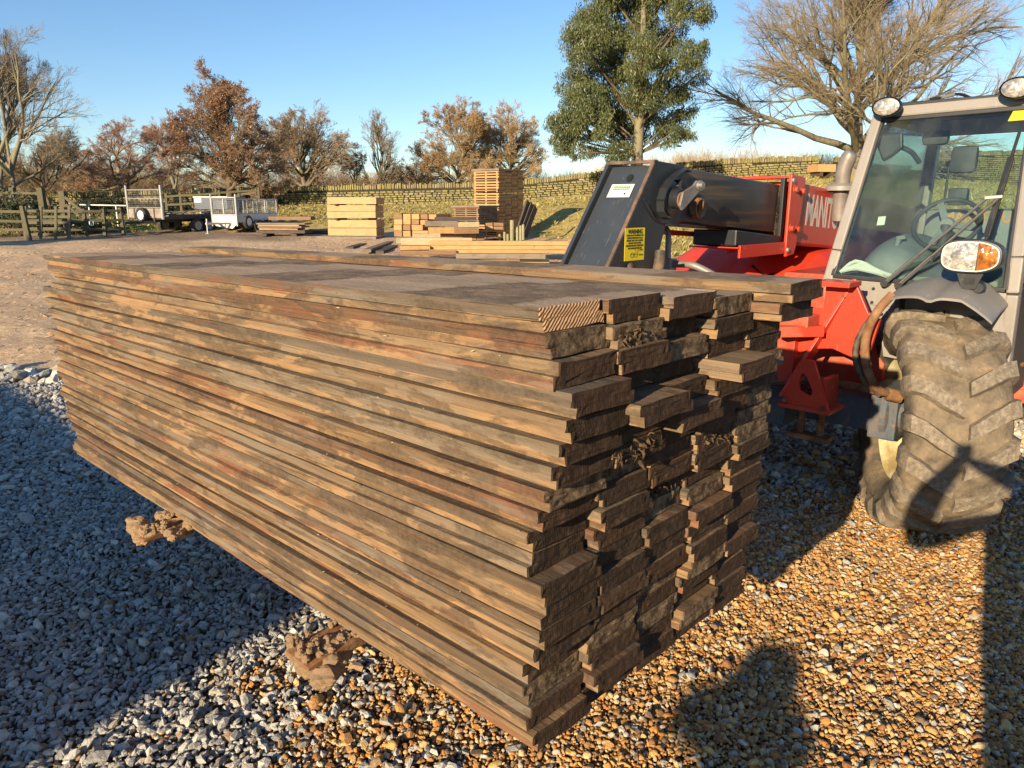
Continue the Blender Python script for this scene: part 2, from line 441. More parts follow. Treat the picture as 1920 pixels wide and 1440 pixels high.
M['glass'] = glass_mat('tinted_cab_glass', (.84, .92, .90))
def lens_mat(name, col):
    t = NT(name); v = t.coord()
    w = t.voro(v, 55); 
    t.done(t.ramp(t.noise(v, 26, 3, .6, 1.), [(.35, tuple(c * .30 for c in col)), (.5, tuple(c * .65 for c in col)), (.65, col)]), .10, .35, coat=.6); t.bump(w, .004, 1.)
    return t.mat
M['lens'] = lens_mat('clear_ribbed_lens', (.85, .80, .72)); M['amber'] = lens_mat('amber_lens', (.85, .28, .06))
M['reflector'] = simple('mirror_reflector', (.75, .75, .75), .1, .95, var=.3, scale=30, bump=.004)

def stone_mat(name, stops, bump=.004, rough=.75):
    t = NT(name); r = t.rand(); v = t.coord()
    c = t.ramp(r, stops, 'CONSTANT')
    n = t.noise(v, 1.3, 5, .65)
    c = t.mix(t.ramp(n, [(.35, .45), (.6, 0.)]), c, t.mix(.6, c, (.06, .05, .04)))
    t.done(c, rough, spec=.35); t.bump(t.noise(v, 3.5, 5, .7), .05, .5)
    return t.mat
M['limestone'] = stone_mat('grey_limestone_chip', [(0, (.50, .475, .43)), (.2, (.64, .605, .54)), (.38, (.40, .38, .345)), (.52, (.56, .525, .465)), (.66, (.72, .67, .58)), (.78, (.32, .30, .27)), (.86, (.46, .40, .32)), (.95, (.42, .27, .15))])
M['flint'] = stone_mat('golden_flint_pebble', [(0, (.78, .43, .135)), (.14, (.60, .31, .095)), (.28, (.80, .50, .19)), (.42, (.70, .30, .075)), (.54, (.46, .245, .095)), (.64, (.80, .57, .30)), (.76, (.27, .18, .11)), (.83, (.66, .57, .44)), (.92, (.36, .16, .06))], rough=.6)

def ground_mat():
    t = NT('yard_ground'); P = t.pos()
    gr = t.attr('grass'); gv = t.attr('gravel'); shade_strip = t.attr('damp')  # the damp mask carries a painted shade strip
    n1 = t.noise(P, .55, 8, .62, .4); n2 = t.noise(P, 4.5, 8, .7, .3); n3 = t.noise(P, 28, 6, .7)
    dirt = t.ramp(n2, [(.3, (.46, .30, .17)), (.5, (.68, .47, .28)), (.7, (.80, .58, .37))])
    dirt = t.mix(t.ramp(n1, [(.42, 0.), (.62, .7)]), dirt, (.50, .34, .20))
    dirt = t.mix(t.math('MULTIPLY', shade_strip, .85), dirt, t.ramp(n2, [(.3, (.10, .075, .055)), (.7, (.19, .145, .11))]))  # shadow strip by the trailers, painted into the soil colour
    bed = t.ramp(n3, [(.3, (.13, .085, .05)), (.7, (.30, .205, .12))])
    g1 = t.ramp(t.noise(P, 3., 8, .72), [(.3, (.20, .18, .05)), (.45, (.36, .29, .09)), (.6, (.54, .38, .15)), (.78, (.62, .42, .20))])
    green = t.attr('lush'); g1 = t.mix(green, g1, t.ramp(n2, [(.3, (.05, .09, .02)), (.7, (.11, .16, .045))]))
    c = t.mix(gv, dirt, bed); c = t.mix(gr, c, g1)
    t.done(c, .95, spec=.15)
    h = t.math('ADD', t.math('MULTIPLY', n2, 1.0), t.math('MULTIPLY', n3, .35))
    h = t.math('ADD', h, t.math('MULTIPLY', t.ramp(t.voro(t.mapv(P, (1, .55, 1), rot=(0, 0, .5)), 5.0), [(.12, 0.), (.3, 1.)]), .45))
    t.bump(h, .05, .9)
    return t.mat
M['ground'] = ground_mat()

def wall_mat():
    t = NT('drystone_gritstone'); r = t.rand(); P = t.pos(); v = t.coord()
    a = t.attr('tone')
    f = t.math('FRACT', t.math('ADD', t.math('MULTIPLY', r, 3.7), a))
    c = t.ramp(f, [(0, (.27, .22, .12)), (.2, (.34, .275, .15)), (.4, (.21, .175, .10)), (.6, (.29, .25, .12)), (.8, (.37, .31, .18))], 'CONSTANT')
    c = t.mix(t.ramp(t.noise(P, 1.1, 6, .7), [(.42, 0.), (.6, .7)]), c, (.28, .255, .07))
    c = t.mix(t.ramp(t.noise(P, 14, 6, .7), [(.5, 0.), (.75, .6)]), c, (.14, .115, .07))
    t.done(c, .92, spec=.15); t.bump(t.noise(P, 20, 6, .7), .03, .8)
    return t.mat
M['wall'] = wall_mat()
M['wallcore'] = simple('dark_wall_heart', (.035, .03, .02), .95, var=.3)

def bark(name, a, b, moss=None, scale=6.):
    t = NT(name); v = t.coord()
    g = t.noise(t.mapv(v, (1, 1, .35)), scale, 7, .7)
    c = t.ramp(g, [(.3, b), (.7, a)])
    if moss: c = t.mix(t.ramp(t.noise(v, .9, 4, .6), [(.45, 0.), (.62, .7)]), c, moss)
    t.done(c, .9, spec=.15); t.bump(g, .03, .8); return t.mat
M['bark_oak'] = bark('lichened_oak_bark', (.30, .255, .18), (.14, .115, .08), (.25, .235, .13))
M['bark_dark'] = bark('dark_bark', (.24, .18, .12), (.11, .085, .06), (.14, .13, .05))
M['twig_oak'] = simple('grey_brown_twig', (.36, .28, .19), .85, var=.35, scale=2, spec=.1)
M['twig_brown'] = simple('brown_twig', (.36, .26, .165), .9, var=.35, scale=2, spec=.1)
M['twig_red'] = simple('reddish_brown_twig', (.46, .27, .18), .9, var=.3, scale=1.5, spec=.1)
M['twig_gold'] = simple('golden_brown_twig', (.50, .35, .18), .9, var=.3, scale=1.5, spec=.1)

def leaf(name, stops, scale=.9):
    t = NT(name); t.t.nodes.remove(t.p); v = t.pos()
    c = t.ramp(t.noise(v, scale, 6, .75), stops)
    c2 = t.mix(t.math('MULTIPLY', t.noise(v, 9., 2, .5), .8), c, (stops[0][1]))
    d = t.n('ShaderNodeBsdfDiffuse'); tl = t.n('ShaderNodeBsdfTranslucent'); g = t.n('ShaderNodeBsdfGlossy'); g.inputs['Roughness'].default_value = .45
    t.l(c2, d.inputs[0]); t.l(c, tl.inputs[0]); g.inputs[0].default_value = (.8, .85, .9, 1)
    m = t.n('ShaderNodeMixShader'); m.inputs[0].default_value = .22; t.l(d.outputs[0], m.inputs[1]); t.l(tl.outputs[0], m.inputs[2])
    m2 = t.n('ShaderNodeMixShader'); m2.inputs[0].default_value = .05; t.l(m.outputs[0], m2.inputs[1]); t.l(g.outputs[0], m2.inputs[2])
    t.l(m2.outputs[0], t.out.inputs[0]); return t.mat
M['leaf_russet'] = leaf('russet_dead_leaf', [(.3, (.22, .105, .055)), (.5, (.38, .19, .095)), (.7, (.48, .27, .14))])
M['leaf_gold'] = leaf('golden_dead_leaf', [(.3, (.32, .19, .085)), (.5, (.47, .295, .135)), (.7, (.56, .38, .2))])
M['leaf_euc'] = leaf('grey_green_leaf', [(.3, (.07, .09, .032)), (.5, (.15, .17, .055)), (.7, (.30, .27, .085))], .7)
M['leaf_dark'] = leaf('dark_evergreen_leaf', [(.3, (.02, .035, .012)), (.5, (.04, .065, .02)), (.7, (.08, .10, .035))])
M['leaf_green'] = leaf('bramble_leaf', [(.3, (.05, .09, .02)), (.5, (.10, .15, .04)), (.7, (.17, .21, .06))])
M['grassblade'] = leaf('winter_grass_blade', [(.3, (.26, .24, .06)), (.5, (.48, .38, .13)), (.7, (.64, .46, .2))])
M['mud'] = simple('crumbly_dried_mud', (.50, .335, .20), .95, var=.35, scale=25, bump=.010, spec=.1)
M['cloth'] = None
# ------------------------------------------------------------------ terrain
TX = np.array([-1500., 0, 300, 600, 850, 970, 1060, 1120, 1200, 1500, 1900, 2700])
TY = np.array([0., 10, 16, 22, 28, 33, 38, 44, 60, 150, 900])
TZ = np.array([
    [0, 0, 0, 0, 0, 0, 0, 0, 0, 0, 0, 0],
    [0, 0, 0, 0, 0, 0, 0, 0, 0, 0, 0, 0],
    [.1, .1, .1, .1, .1, .1, .12, .2, .4, .8, 1.0, 1.0],
    [.28, .28, .28, .28, .28, .28, .3, .5, .9, 1.3, 1.5, 1.5],
    [.46, .46, .46, .46, .46, .47, .6, 1.2, 1.5, 1.8, 1.9, 1.9],
    [.55, .55, .55, .56, .6, .9, 1.6, 1.8, 1.9, 2.2, 2.2, 2.2],
    [.7, .8, .95, 1.45, 1.6, 1.75, 1.95, 2.1, 2.3, 2.8, 2.5, 2.5],
    [.9, 1.1, 1.25, 1.65, 1.75, 1.9, 2.1, 2.2, 2.6, 3.35, 2.9, 2.9],
    [1.2, 1.4, 1.6, 1.8, 1.9, 2.0, 2.2, 2.4, 2.9, 3.6, 3.4, 3.2],
    [2, 2, 2, 2.5, 2.5, 2.5, 3, 3, 4, 5, 5, 5],
    [9, 9, 9, 9, 9, 9, 9, 9, 9, 9, 9, 9]])
def terrain(X, Y):
    X = np.asarray(X, float); Y = np.asarray(Y, float)
    Yc = np.clip(Y, 3, 899.9)
    px = np.clip(960 + 1434 * X / Yc, TX[0], TX[-1] - .01)
    i = np.clip(np.searchsorted(TX, px, 'right') - 1, 0, len(TX) - 2); j = np.clip(np.searchsorted(TY, Yc, 'right') - 1, 0, len(TY) - 2)
    u = (px - TX[i]) / (TX[i + 1] - TX[i]); v = (Yc - TY[j]) / (TY[j + 1] - TY[j])
    z = TZ[j, i] * (1 - u) * (1 - v) + TZ[j, i + 1] * u * (1 - v) + TZ[j + 1, i] * (1 - u) * v + TZ[j + 1, i + 1] * u * v
    return np.where(Y > 3, z, 0.)
def tz(x, y): return float(terrain(x, y))
def at(px, py, Y):
    """world point seen at pixel px,py of the photograph when it stands Y metres ahead"""
    a, b = (px - 960) / FPX, (720 - py) / FPX
    ry, rz = math.cos(PITCH) + b * math.sin(PITCH), b * math.cos(PITCH) - math.sin(PITCH)
    return Vector((a * Y / ry, Y, CAM_H + rz * Y / ry))
def base(px, Y):
    X = (px - 960) / 1434 * Y
    return Vector((X, Y, tz(X, Y)))

def vnoise(X, Y, s, seed=0):
    r = np.random.RandomState(seed); g = r.rand(64, 64)
    x = (X / s) % 64; y = (Y / s) % 64
    i = np.floor(x).astype(int) % 64; j = np.floor(y).astype(int) % 64; u = x - np.floor(x); v = y - np.floor(y)
    u = u * u * (3 - 2 * u); v = v * v * (3 - 2 * v); i1 = (i + 1) % 64; j1 = (j + 1) % 64
    return (g[i, j] * (1 - u) + g[i1, j] * u) * (1 - v) + (g[i, j1] * (1 - u) + g[i1, j1] * u) * v
def sstep(a, b, x):
    t = np.clip((x - a) / (b - a), 0, 1); return t * t * (3 - 2 * t)
def gravel_mask(X, Y):
    n = (vnoise(X, Y, .35, 3) - .5) * .8 + (vnoise(X, Y, 1.3, 4) - .5) * 1.1
    left = 1 - sstep(7.2, 7.7, Y + n + .12 * X * 0)
    rgt = 1 - sstep(13., 15., Y + n * 2 - .2 * X)
    m = np.where(X < -2.0, left, np.where(X > 1.5, rgt, left + (rgt - left) * np.clip((X + 2) / 3.5, 0, 1)))
    return m
ths = np.concatenate([np.linspace(-48, 48, 230), np.linspace(48, 312, 70)[1:-1]])
rs = np.concatenate([[0.0], np.geomspace(.5, 60, 230), np.geomspace(60, 1400, 26)[1:]])
TH, RR = np.meshgrid(np.radians(ths), rs)
GX, GY = RR * np.sin(TH), RR * np.cos(TH)
GZ = terrain(GX, GY)
rut = sstep(6.3, 8, GY) * (1 - sstep(24, 30, GY)) * (GX < 3)
GZ = GZ + rut * (.05 * (vnoise(GX, GY, .6, 21) - .5) + .035 * (vnoise(GX, GY, .22, 22) - .5) + .07 * (vnoise(GX * .35 + GY * .2, GY * 1.2, .7, 23) - .5))
GZ = GZ + sstep(22, 34, GY) * (RR < 80) * .10 * (vnoise(GX, GY, .8, 24) - .5)
gm = gravel_mask(GX, GY) * (GY > -20)
GZ = GZ - .012 * gm
nr, nt = GX.shape
idx = np.arange(nr * nt).reshape(nr, nt)
a = idx[:-1, :]; b = idx[1:, :]
Fq = np.stack([a, np.roll(a, -1, 1), np.roll(b, -1, 1), b], -1).reshape(-1, 4)
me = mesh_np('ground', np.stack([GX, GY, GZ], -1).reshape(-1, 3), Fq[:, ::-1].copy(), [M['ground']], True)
def vattr(me, name, arr):
    at_ = me.attributes.new(name, 'FLOAT', 'POINT'); at_.data.foreach_set('value', np.asarray(arr, dtype=np.float32).ravel())
gpx = 960 + 1434 * GX / np.maximum(GY, 3)
bankstart = np.interp(gpx, [-400, 0, 300, 560, 850, 970, 1050, 1120, 1250, 1500], [30, 30.5, 33.5, 34, 33, 29.5, 27, 23, 15, 12])
grass = sstep(-.8, .8, GY - bankstart + 1.8 * (vnoise(GX, GY, .9, 5) - .5))
grass = np.where((GY < 3) | (np.abs(TH) > 1.2) & (TH < 5), (RR > 30) * 1., grass)
vattr(me, 'grass', grass)
vattr(me, 'gravel', gm)
vattr(me, 'damp', sstep(26.5, 29.5, GY + 2.5 * (vnoise(GX, GY, 1.2, 8) - .5)) * (gpx < 560) * .8 * (1 - sstep(31, 33, GY) * (gpx > 420)))  # where the far yard is painted darker as the trailers' shade
vattr(me, 'lush', np.clip((gpx < 330) * 1.0 + sstep(48, 60, GY) * .5, 0, 1))
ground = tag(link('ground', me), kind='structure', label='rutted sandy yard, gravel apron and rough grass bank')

# ------------------------------------------------------------------ gravel (geometry-node instances of real chips)
hidden = bpy.data.collections.new('chip_sources')
def chip(name, mat, seed, flat, ang):
    import bmesh
    r = random.Random(seed); bm = bmesh.new()
    bmesh.ops.create_icosphere(bm, subdivisions=1 if ang else 2, radius=.5)
    sx, sy, sz = r.uniform(.75, 1.25), r.uniform(.6, .95), flat * r.uniform(.8, 1.2)
    ph = [r.uniform(0, 6) for _ in range(6)]
    for v in bm.verts:
        c = v.co; 
        k = 1 + (.30 if ang else .10) * math.sin(3.1 * c.x * 2 + ph[0]) * math.cos(2.7 * c.y * 2 + ph[1]) + (r.uniform(-.22, .22) if ang else r.uniform(-.04, .04))
        v.co = Vector((c.x * sx * k, c.y * sy * k, c.z * sz * k))
    me = bpy.data.meshes.new(name); bm.to_mesh(me); bm.free(); me.materials.append(mat)
    if not ang: me.polygons.foreach_set('use_smooth', np.ones(len(me.polygons), dtype=bool))
    o = bpy.data.objects.new(name, me); return o
def scatter(name, label, pts, rot, scl, srcs, nsrc):
    col = bpy.data.collections.new(name + '_chips')
    for o in srcs: col.objects.link(o)
    me = bpy.data.meshes.new(name); me.vertices.add(len(pts)); me.vertices.foreach_set('co', np.asarray(pts, np.float32).ravel())
    for nm, arr in (('rot', rot), ('scl', scl)):
        at_ = me.attributes.new(nm, 'FLOAT_VECTOR', 'POINT'); at_.data.foreach_set('vector', np.asarray(arr, np.float32).ravel())
    ai = me.attributes.new('pick', 'INT', 'POINT'); ai.data.foreach_set('value', nrs.randint(0, nsrc, len(pts)).astype(np.int32))
    o = link(name, me)
    ng = bpy.data.node_groups.new(name + '_nodes', 'GeometryNodeTree')
    ng.interface.new_socket('Geometry', in_out='INPUT', socket_type='NodeSocketGeometry')
    ng.interface.new_socket('Geometry', in_out='OUTPUT', socket_type='NodeSocketGeometry')
    gi = ng.nodes.new('NodeGroupInput'); go = ng.nodes.new('NodeGroupOutput')
    iop = ng.nodes.new('GeometryNodeInstanceOnPoints'); ci = ng.nodes.new('GeometryNodeCollectionInfo')
    ci.inputs['Collection'].default_value = col; ci.inputs['Separate Children'].default_value = True; ci.inputs['Reset Children'].default_value = True
    def na(nm, ty):
        n = ng.nodes.new('GeometryNodeInputNamedAttribute'); n.data_type = ty; n.inputs['Name'].default_value = nm; return n.outputs['Attribute']
    e2r = ng.nodes.new('FunctionNodeEulerToRotation')
    ng.links.new(na('rot', 'FLOAT_VECTOR'), e2r.inputs[0]); ng.links.new(e2r.outputs[0], iop.inputs['Rotation'])
    ng.links.new(na('scl', 'FLOAT_VECTOR'), iop.inputs['Scale']); ng.links.new(na('pick', 'INT'), iop.inputs['Instance Index'])
    iop.inputs['Pick Instance'].default_value = True
    ng.links.new(gi.outputs[0], iop.inputs['Points']); ng.links.new(ci.outputs[0], iop.inputs['Instance']); ng.links.new(iop.outputs[0], go.inputs[0])
    md = o.modifiers.new('scatter', 'NODES'); md.node_group = ng
    return tag(o, label, kind='stuff')
def jitter_points(x0, x1, y0, y1, cell):
    nx, ny = int((x1 - x0) / cell), int((y1 - y0) / cell)
    gx, gy = np.meshgrid(np.arange(nx), np.arange(ny))
    X = x0 + (gx + nrs.rand(ny, nx)) * cell; Y = y0 + (gy + nrs.rand(ny, nx)) * cell
    return X.ravel(), Y.ravel()
def gold_prob(X, Y):
    n = (vnoise(X, Y, .3, 31) - .5) * .9 + (vnoise(X, Y, .12, 32) - .5) * .5
    return sstep(-1.25, -.15, X + n * .9 - .12 * (Y - 2)) * (1 - sstep(3.3, 5.2, Y + n * 1.3 - .1 * X) * .8)
def infront(X, Y, m=.75): return (np.abs(X) < (Y + 1.2) * m + .9)
def make_gravel(gold):
    P_, S_ = [], []
    bands = [(-.5, 4.2, .0115 if gold else .0180), (4.2, 7.0, .017 if gold else .026), (7.0, 15.0, .055 if gold else .085)]
    for y0, y1, cell in bands:
        xm = min(.75 * (y1 + 1.2) + .9, 10)
        X, Y = jitter_points(-xm, xm, y0, y1, cell)
        k = infront(X, Y) & (nrs.rand(len(X)) < gravel_mask(X, Y))
        g = gold_prob(X, Y)
        pr = g if gold else (1 - g) + .035
        k &= nrs.rand(len(X)) < pr
        X, Y = X[k], Y[k]
        s = cell * (1.3 if gold else 1.32) * np.exp(nrs.randn(len(X)) * .30)
        big = nrs.rand(len(X)) < .02; s = np.where(big, s * 1.7, s)
        Z = terrain(X, Y) - .012 + s * nrs.uniform(.05, .45, len(X)) + .016 * vnoise(X, Y, .16, 40) + .018 * vnoise(X, Y, .5, 41)
        P_.append(np.stack([X, Y, Z], -1)); S_.append(s)
    P_ = np.concatenate(P_); s = np.concatenate(S_); n = len(s)
    rot = np.stack([nrs.randn(n) * .55, nrs.randn(n) * .55, nrs.rand(n) * 6.28], -1)
    scl = np.stack([s * nrs.uniform(.8, 1.3, n), s * nrs.uniform(.8, 1.2, n), s * nrs.uniform(.75, 1.2, n)], -1)
    return P_, rot, scl
P_, r_, s_ = make_gravel(True)
scatter('golden_gravel', 'small golden brown rounded gravel in front of the telehandler', P_, r_, s_, [chip('flint_chip_%d' % i, M['flint'], i, .62, i % 3 == 0) for i in range(7)], 7)
P_, r_, s_ = make_gravel(False)
scatter('limestone_gravel', 'coarse grey angular limestone gravel left of the stack', P_, r_, s_, [chip('limestone_chip_%d' % i, M['limestone'], 50 + i, .6, True) for i in range(9)], 9)
# scattered clods on the yard
X, Y = jitter_points(-14, 2, 7.2, 24, .17)
k = infront(X, Y) & (nrs.rand(len(X)) < .55 * vnoise(X, Y, 1.1, 9) ** 2)
X, Y = X[k], Y[k]; n = len(X); s = .026 * np.exp(nrs.randn(n) * .6)
scatter('dirt', 'loose clods and stones trodden into the sandy yard', np.stack([X, Y, terrain(X, Y) + s * .1], -1), np.stack([nrs.randn(n) * .4, nrs.randn(n) * .4, nrs.rand(n) * 6], -1), np.stack([s * 1.3, s, s * .7], -1), [chip('clod_%d' % i, M['mud'], 80 + i, .6, True) for i in range(4)], 4)
# grass tufts on the bank and the field
def tuft(name, seed):
    r = random.Random(seed); V, Fc = [], []
    for i in range(16):
        a = r.uniform(0, 6.28); x, y = r.gauss(0, .12), r.gauss(0, .12); h = r.uniform(.4, 1.); l = r.uniform(.1, .5)
        dx, dy = math.cos(a), math.sin(a); w = .035; b = len(V)
        V += [(x - dy * w, y + dx * w, 0), (x + dy * w, y - dx * w, 0), (x + dx * l * .4, y + dy * l * .4, h * .7), (x + dx * l, y + dy * l, h)]
        Fc += [(b, b + 1, b + 2), (b + 1, b + 3, b + 2)]
    me = bpy.data.meshes.new(name); me.from_pydata(V, [], Fc); me.materials.append(M['grassblade']); return bpy.data.objects.new(name, me)
X, Y = jitter_points(-22, 26, 11, 46, .24)
pxs = 960 + 1434 * X / Y
bs = np.interp(pxs, [-400, 0, 300, 560, 850, 970, 1050, 1120, 1250, 1500], [30, 30.5, 33.5, 34, 33, 29.5, 27, 23, 15, 12])
k = (Y > bs + .8 * (vnoise(X, Y, .7, 12) - .3)) & (pxs > -60) & (pxs < 2000) & (nrs.rand(len(X)) < .25 + .75 * vnoise(X, Y, .9, 13)) & (nrs.rand(len(X)) < .8)
X, Y = X[k], Y[k]; n = len(X); s = nrs.uniform(.07, .24, n) * (.5 + vnoise(X, Y, 2., 14))
scatter('grass', 'rough yellowing winter grass on the bank and field', np.stack([X, Y, terrain(X, Y) - .02], -1), np.stack([nrs.randn(n) * .2, nrs.randn(n) * .2, nrs.rand(n) * 6], -1), np.stack([s * 1.5, s * 1.5, s], -1), [tuft('tuft_%d' % i, i) for i in range(4)], 4)

# ------------------------------------------------------------------ dry stone wall
def stone_mesh(name, seed):
    import bmesh
    r = random.Random(seed); bm = bmesh.new(); bmesh.ops.create_cube(bm, size=1)
    for v in bm.verts: v.co = Vector((v.co.x * r.uniform(.84, 1.0), v.co.y * r.uniform(.8, 1.05), v.co.z * r.uniform(.82, 1.0)))
    bmesh.ops.bevel(bm, geom=bm.edges[:], offset=.11, segments=1, affect='EDGES')
    me = bpy.data.meshes.new(name); bm.to_mesh(me); bm.free(); me.materials.append(M['wall']); 
    vattr(me, 'tone', np.full(len(me.vertices), 0.)); return me
SM = [stone_mesh('wall_stone', 200 + i) for i in range(8)]
def build_wall(path, label, nobj):
    # path: (x, y, zbase, ztop)
    root = empty('dry_stone_wall', (path[0][0], path[0][1], path[0][2])); tag(root, label, 'wall')
    Pn = [Vector(p[:2]) for p in path]; seg = [0]
    for a_, b_ in zip(Pn, Pn[1:]): seg.append(seg[-1] + (b_ - a_).length)
    seg = np.array(seg); A = np.array(path)
    def f(s): return [float(np.interp(s, seg, A[:, i])) for i in range(4)]
    stones = []   # (pos, rz, size)
    L = seg[-1]; r = random.Random(5)
    rowh = .125
    nrow = 40
    for row in range(nrow):
        s = r.uniform(0, .2); hrow = rowh
        while s < L:
            w = r.uniform(.16, .44); x, y, zb, zt = f(min(s + w / 2, L)); z = zb - .15 + (row + .5) * hrow
            if z < zt - .30:
                x2, y2, *_ = f(min(s + w / 2 + .1, L)); x1, y1, *_ = f(max(s + w / 2 - .1, 0))
                rz = math.atan2(y2 - y1, x2 - x1)
                if r.random() < .93 or True:
                    hh = hrow * r.uniform(.78, 1.12)
                    stones.append(((x + r.uniform(-.02, .02), y + r.uniform(-.035, .035), z + .05 * math.sin(s * 1.3 + row) * 0), rz, (w * .97, .42, hh)))
            s += w
    s = 0
    while s < L:
        w = r.uniform(.09, .17); x, y, zb, zt = f(min(s + w / 2, L)); h = r.uniform(.24, .38)
        x2, y2, *_ = f(min(s + .15, L)); x1, y1, *_ = f(max(s - .1, 0)); rz = math.atan2(y2 - y1, x2 - x1)
        stones.append(((x, y, zt - .26 + h / 2), rz + r.uniform(-.1, .1), (w * .92, .40, h))); s += w
    stones.sort(key=lambda t: -(t[2][0] * t[2][2]) / (t[0][1] ** 2) * (1 if t[0][0] > -8 else .3))
    ri = root.matrix_basis.inverted(); o0 = Vector(path[0][:3])
    for i, (p, rz, sz) in enumerate(stones[:nobj]):
        o = link('stone', SM[i % 8], root, Vector(p) - o0, (0, r.uniform(-.06, .06), rz)); o.scale = sz
    rest = stones[nobj:]
    V, Fs, tn = [], [], []; bcount = 0
    base_v = [np.array([v.co[:] for v in m.vertices]) for m in SM]; base_f = [[tuple(p.vertices) for p in m.polygons] for m in SM]
    for i, (p, rz, sz) in enumerate(rest):
        bv = base_v[i % 8] * np.array(sz); c_, s_ = math.cos(rz), math.sin(rz)
        q = np.stack([bv[:, 0] * c_ - bv[:, 1] * s_, bv[:, 0] * s_ + bv[:, 1] * c_, bv[:, 2]], -1) + np.array(p) - np.array(o0)
        V.append(q); Fs += [tuple(bcount + k for k in fc) for fc in base_f[i % 8]]; bcount += len(q); tn += [r.random()] * len(q)
    me = mesh_np('stones', np.concatenate(V), Fs, [M['wall']]); vattr(me, 'tone', tn)
    tag(link('stones', me, root), kind='stuff')
    mb = MB()
    for i in range(len(path) - 1):
        a_, b_ = path[i], path[i + 1]; d = (Vector(b_[:2]) - Vector(a_[:2])).normalized(); n = Vector((-d.y, d.x)) * .14
        vs = []
        for q in (a_, b_):
            for sgn in (-1, 1):
                vs += [(q[0] + n.x * sgn, q[1] + n.y * sgn, q[2] - .3), (q[0] + n.x * sgn, q[1] + n.y * sgn, q[3] - .2)]
        mb.add([Vector(v) - o0 for v in vs], [(0, 1, 5, 4), (2, 6, 7, 3), (1, 3, 7, 5), (0, 2, 3, 1), (4, 5, 7, 6)])
    mb.build('wall_heart', M['wallcore'], root)
    return root
WP = []
for px, Y, yt in ((-250, 47, 366), (150, 46, 362), (330, 45.5, 356), (560, 45, 351), (760, 44, 346), (880, 44, 344), (1000, 44, 337), (1110, 44, 324), (1200, 44, 314), (1310, 44, 303), (1420, 44, 297), (1531, 44, 294)):
    p = at(px, yt, Y); WP.append((p.x, p.y, tz(p.x, p.y) - .05, p.z))
build_wall(WP, 'long mossy dry stone wall with upright coping behind the yard', 300)
WP = []
for px, Y, yt in ((1565, 47, 297), (1640, 48, 292), (1760, 49, 286), (1900, 50, 284), (2150, 52, 284)):
    p = at(px, yt, Y); WP.append((p.x, p.y, tz(p.x, p.y) - .05, p.z))
build_wall(WP, 'mossy dry stone wall up the field behind the telehandler cab', 120)

# ------------------------------------------------------------------ trees
def norm(a): return a / np.maximum(np.linalg.norm(a, axis=-1, keepdims=True), 1e-9)
def tubes(P, Rr, n):
    # P (N,m,3), Rr (N,m)
    N, m, _ = P.shape
    T = np.empty_like(P); T[:, 1:-1] = P[:, 2:] - P[:, :-2]; T[:, 0] = P[:, 1] - P[:, 0]; T[:, -1] = P[:, -1] - P[:, -2]
    T = norm(T); up = np.zeros_like(T); up[..., 0] = .31; up[..., 2] = .2; up[..., 1] = .93
    A = norm(np.cross(T, up)); B = np.cross(T, A)
    ang = np.arange(n) * 2 * np.pi / n
    V = P[:, :, None, :] + (A[:, :, None, :] * np.cos(ang)[None, None, :, None] + B[:, :, None, :] * np.sin(ang)[None, None, :, None]) * Rr[:, :, None, None]
    V = V.reshape(-1, 3)
    bi = (np.arange(N) * m * n)[:, None, None] + (np.arange(m - 1) * n)[None, :, None] + np.arange(n)[None, None, :]
    nx = (np.arange(N) * m * n)[:, None, None] + (np.arange(m - 1) * n)[None, :, None] + ((np.arange(n) + 1) % n)[None, None, :]
    Fq = np.stack([bi, nx, nx + n, bi + n], -1).reshape(-1, 4)
    return V, Fq
def grow(rs_, P, Rr, Ln, nch, tlo, thi, lf, spread, m, wig, trop, rf, outb=0., center=None, byt=False):
    """children of polylines P; returns new P,R,L"""
    N, mm, _ = P.shape
    par = np.repeat(np.arange(N), nch); K = len(par)
    t = rs_.uniform(tlo, thi, K); f = t * (mm - 1); i = np.minimum(f.astype(int), mm - 2); u = (f - i)[:, None]
    p0 = P[par, i] * (1 - u) + P[par, i + 1] * u; d0 = norm(P[par, i + 1] - P[par, i])
    r0 = Rr[par, i] * (1 - u[:, 0]) + Rr[par, i + 1] * u[:, 0]
    rv = norm(rs_.randn(K, 3)); side = norm(rv - d0 * (rv * d0).sum(-1, keepdims=True))
    an = rs_.uniform(spread[0], spread[1], K)
    if byt: an = spread[1] + (spread[0] - spread[1]) * np.clip((t - tlo) / (thi - tlo), 0, 1) + rs_.uniform(-9, 9, K)
    an = np.radians(an)[:, None]
    d = d0 * np.cos(an) + side * np.sin(an)
    if outb: 
        o = p0 - center; o[:, 2] *= .5; d = norm(d + outb * norm(o))
    d = norm(d + np.array([0, 0, trop]))
    L = Ln[par] * lf * (1.15 - .55 * t) * rs_.uniform(.7, 1.25, K)
    Q = np.empty((K, m, 3)); Q[:, 0] = p0; dd = d
    for s in range(1, m):
        dd = norm(dd + rs_.randn(K, 3) * wig + np.array([0, 0, trop * .35]))
        Q[:, s] = Q[:, s - 1] + dd * (L / (m - 1))[:, None]
    rr = np.minimum(r0 * rf, L * .05)
    tt = np.linspace(0, 1, m)[None, :]
    return Q, np.maximum(rr[:, None] * (1 - tt * .75), .0035), L
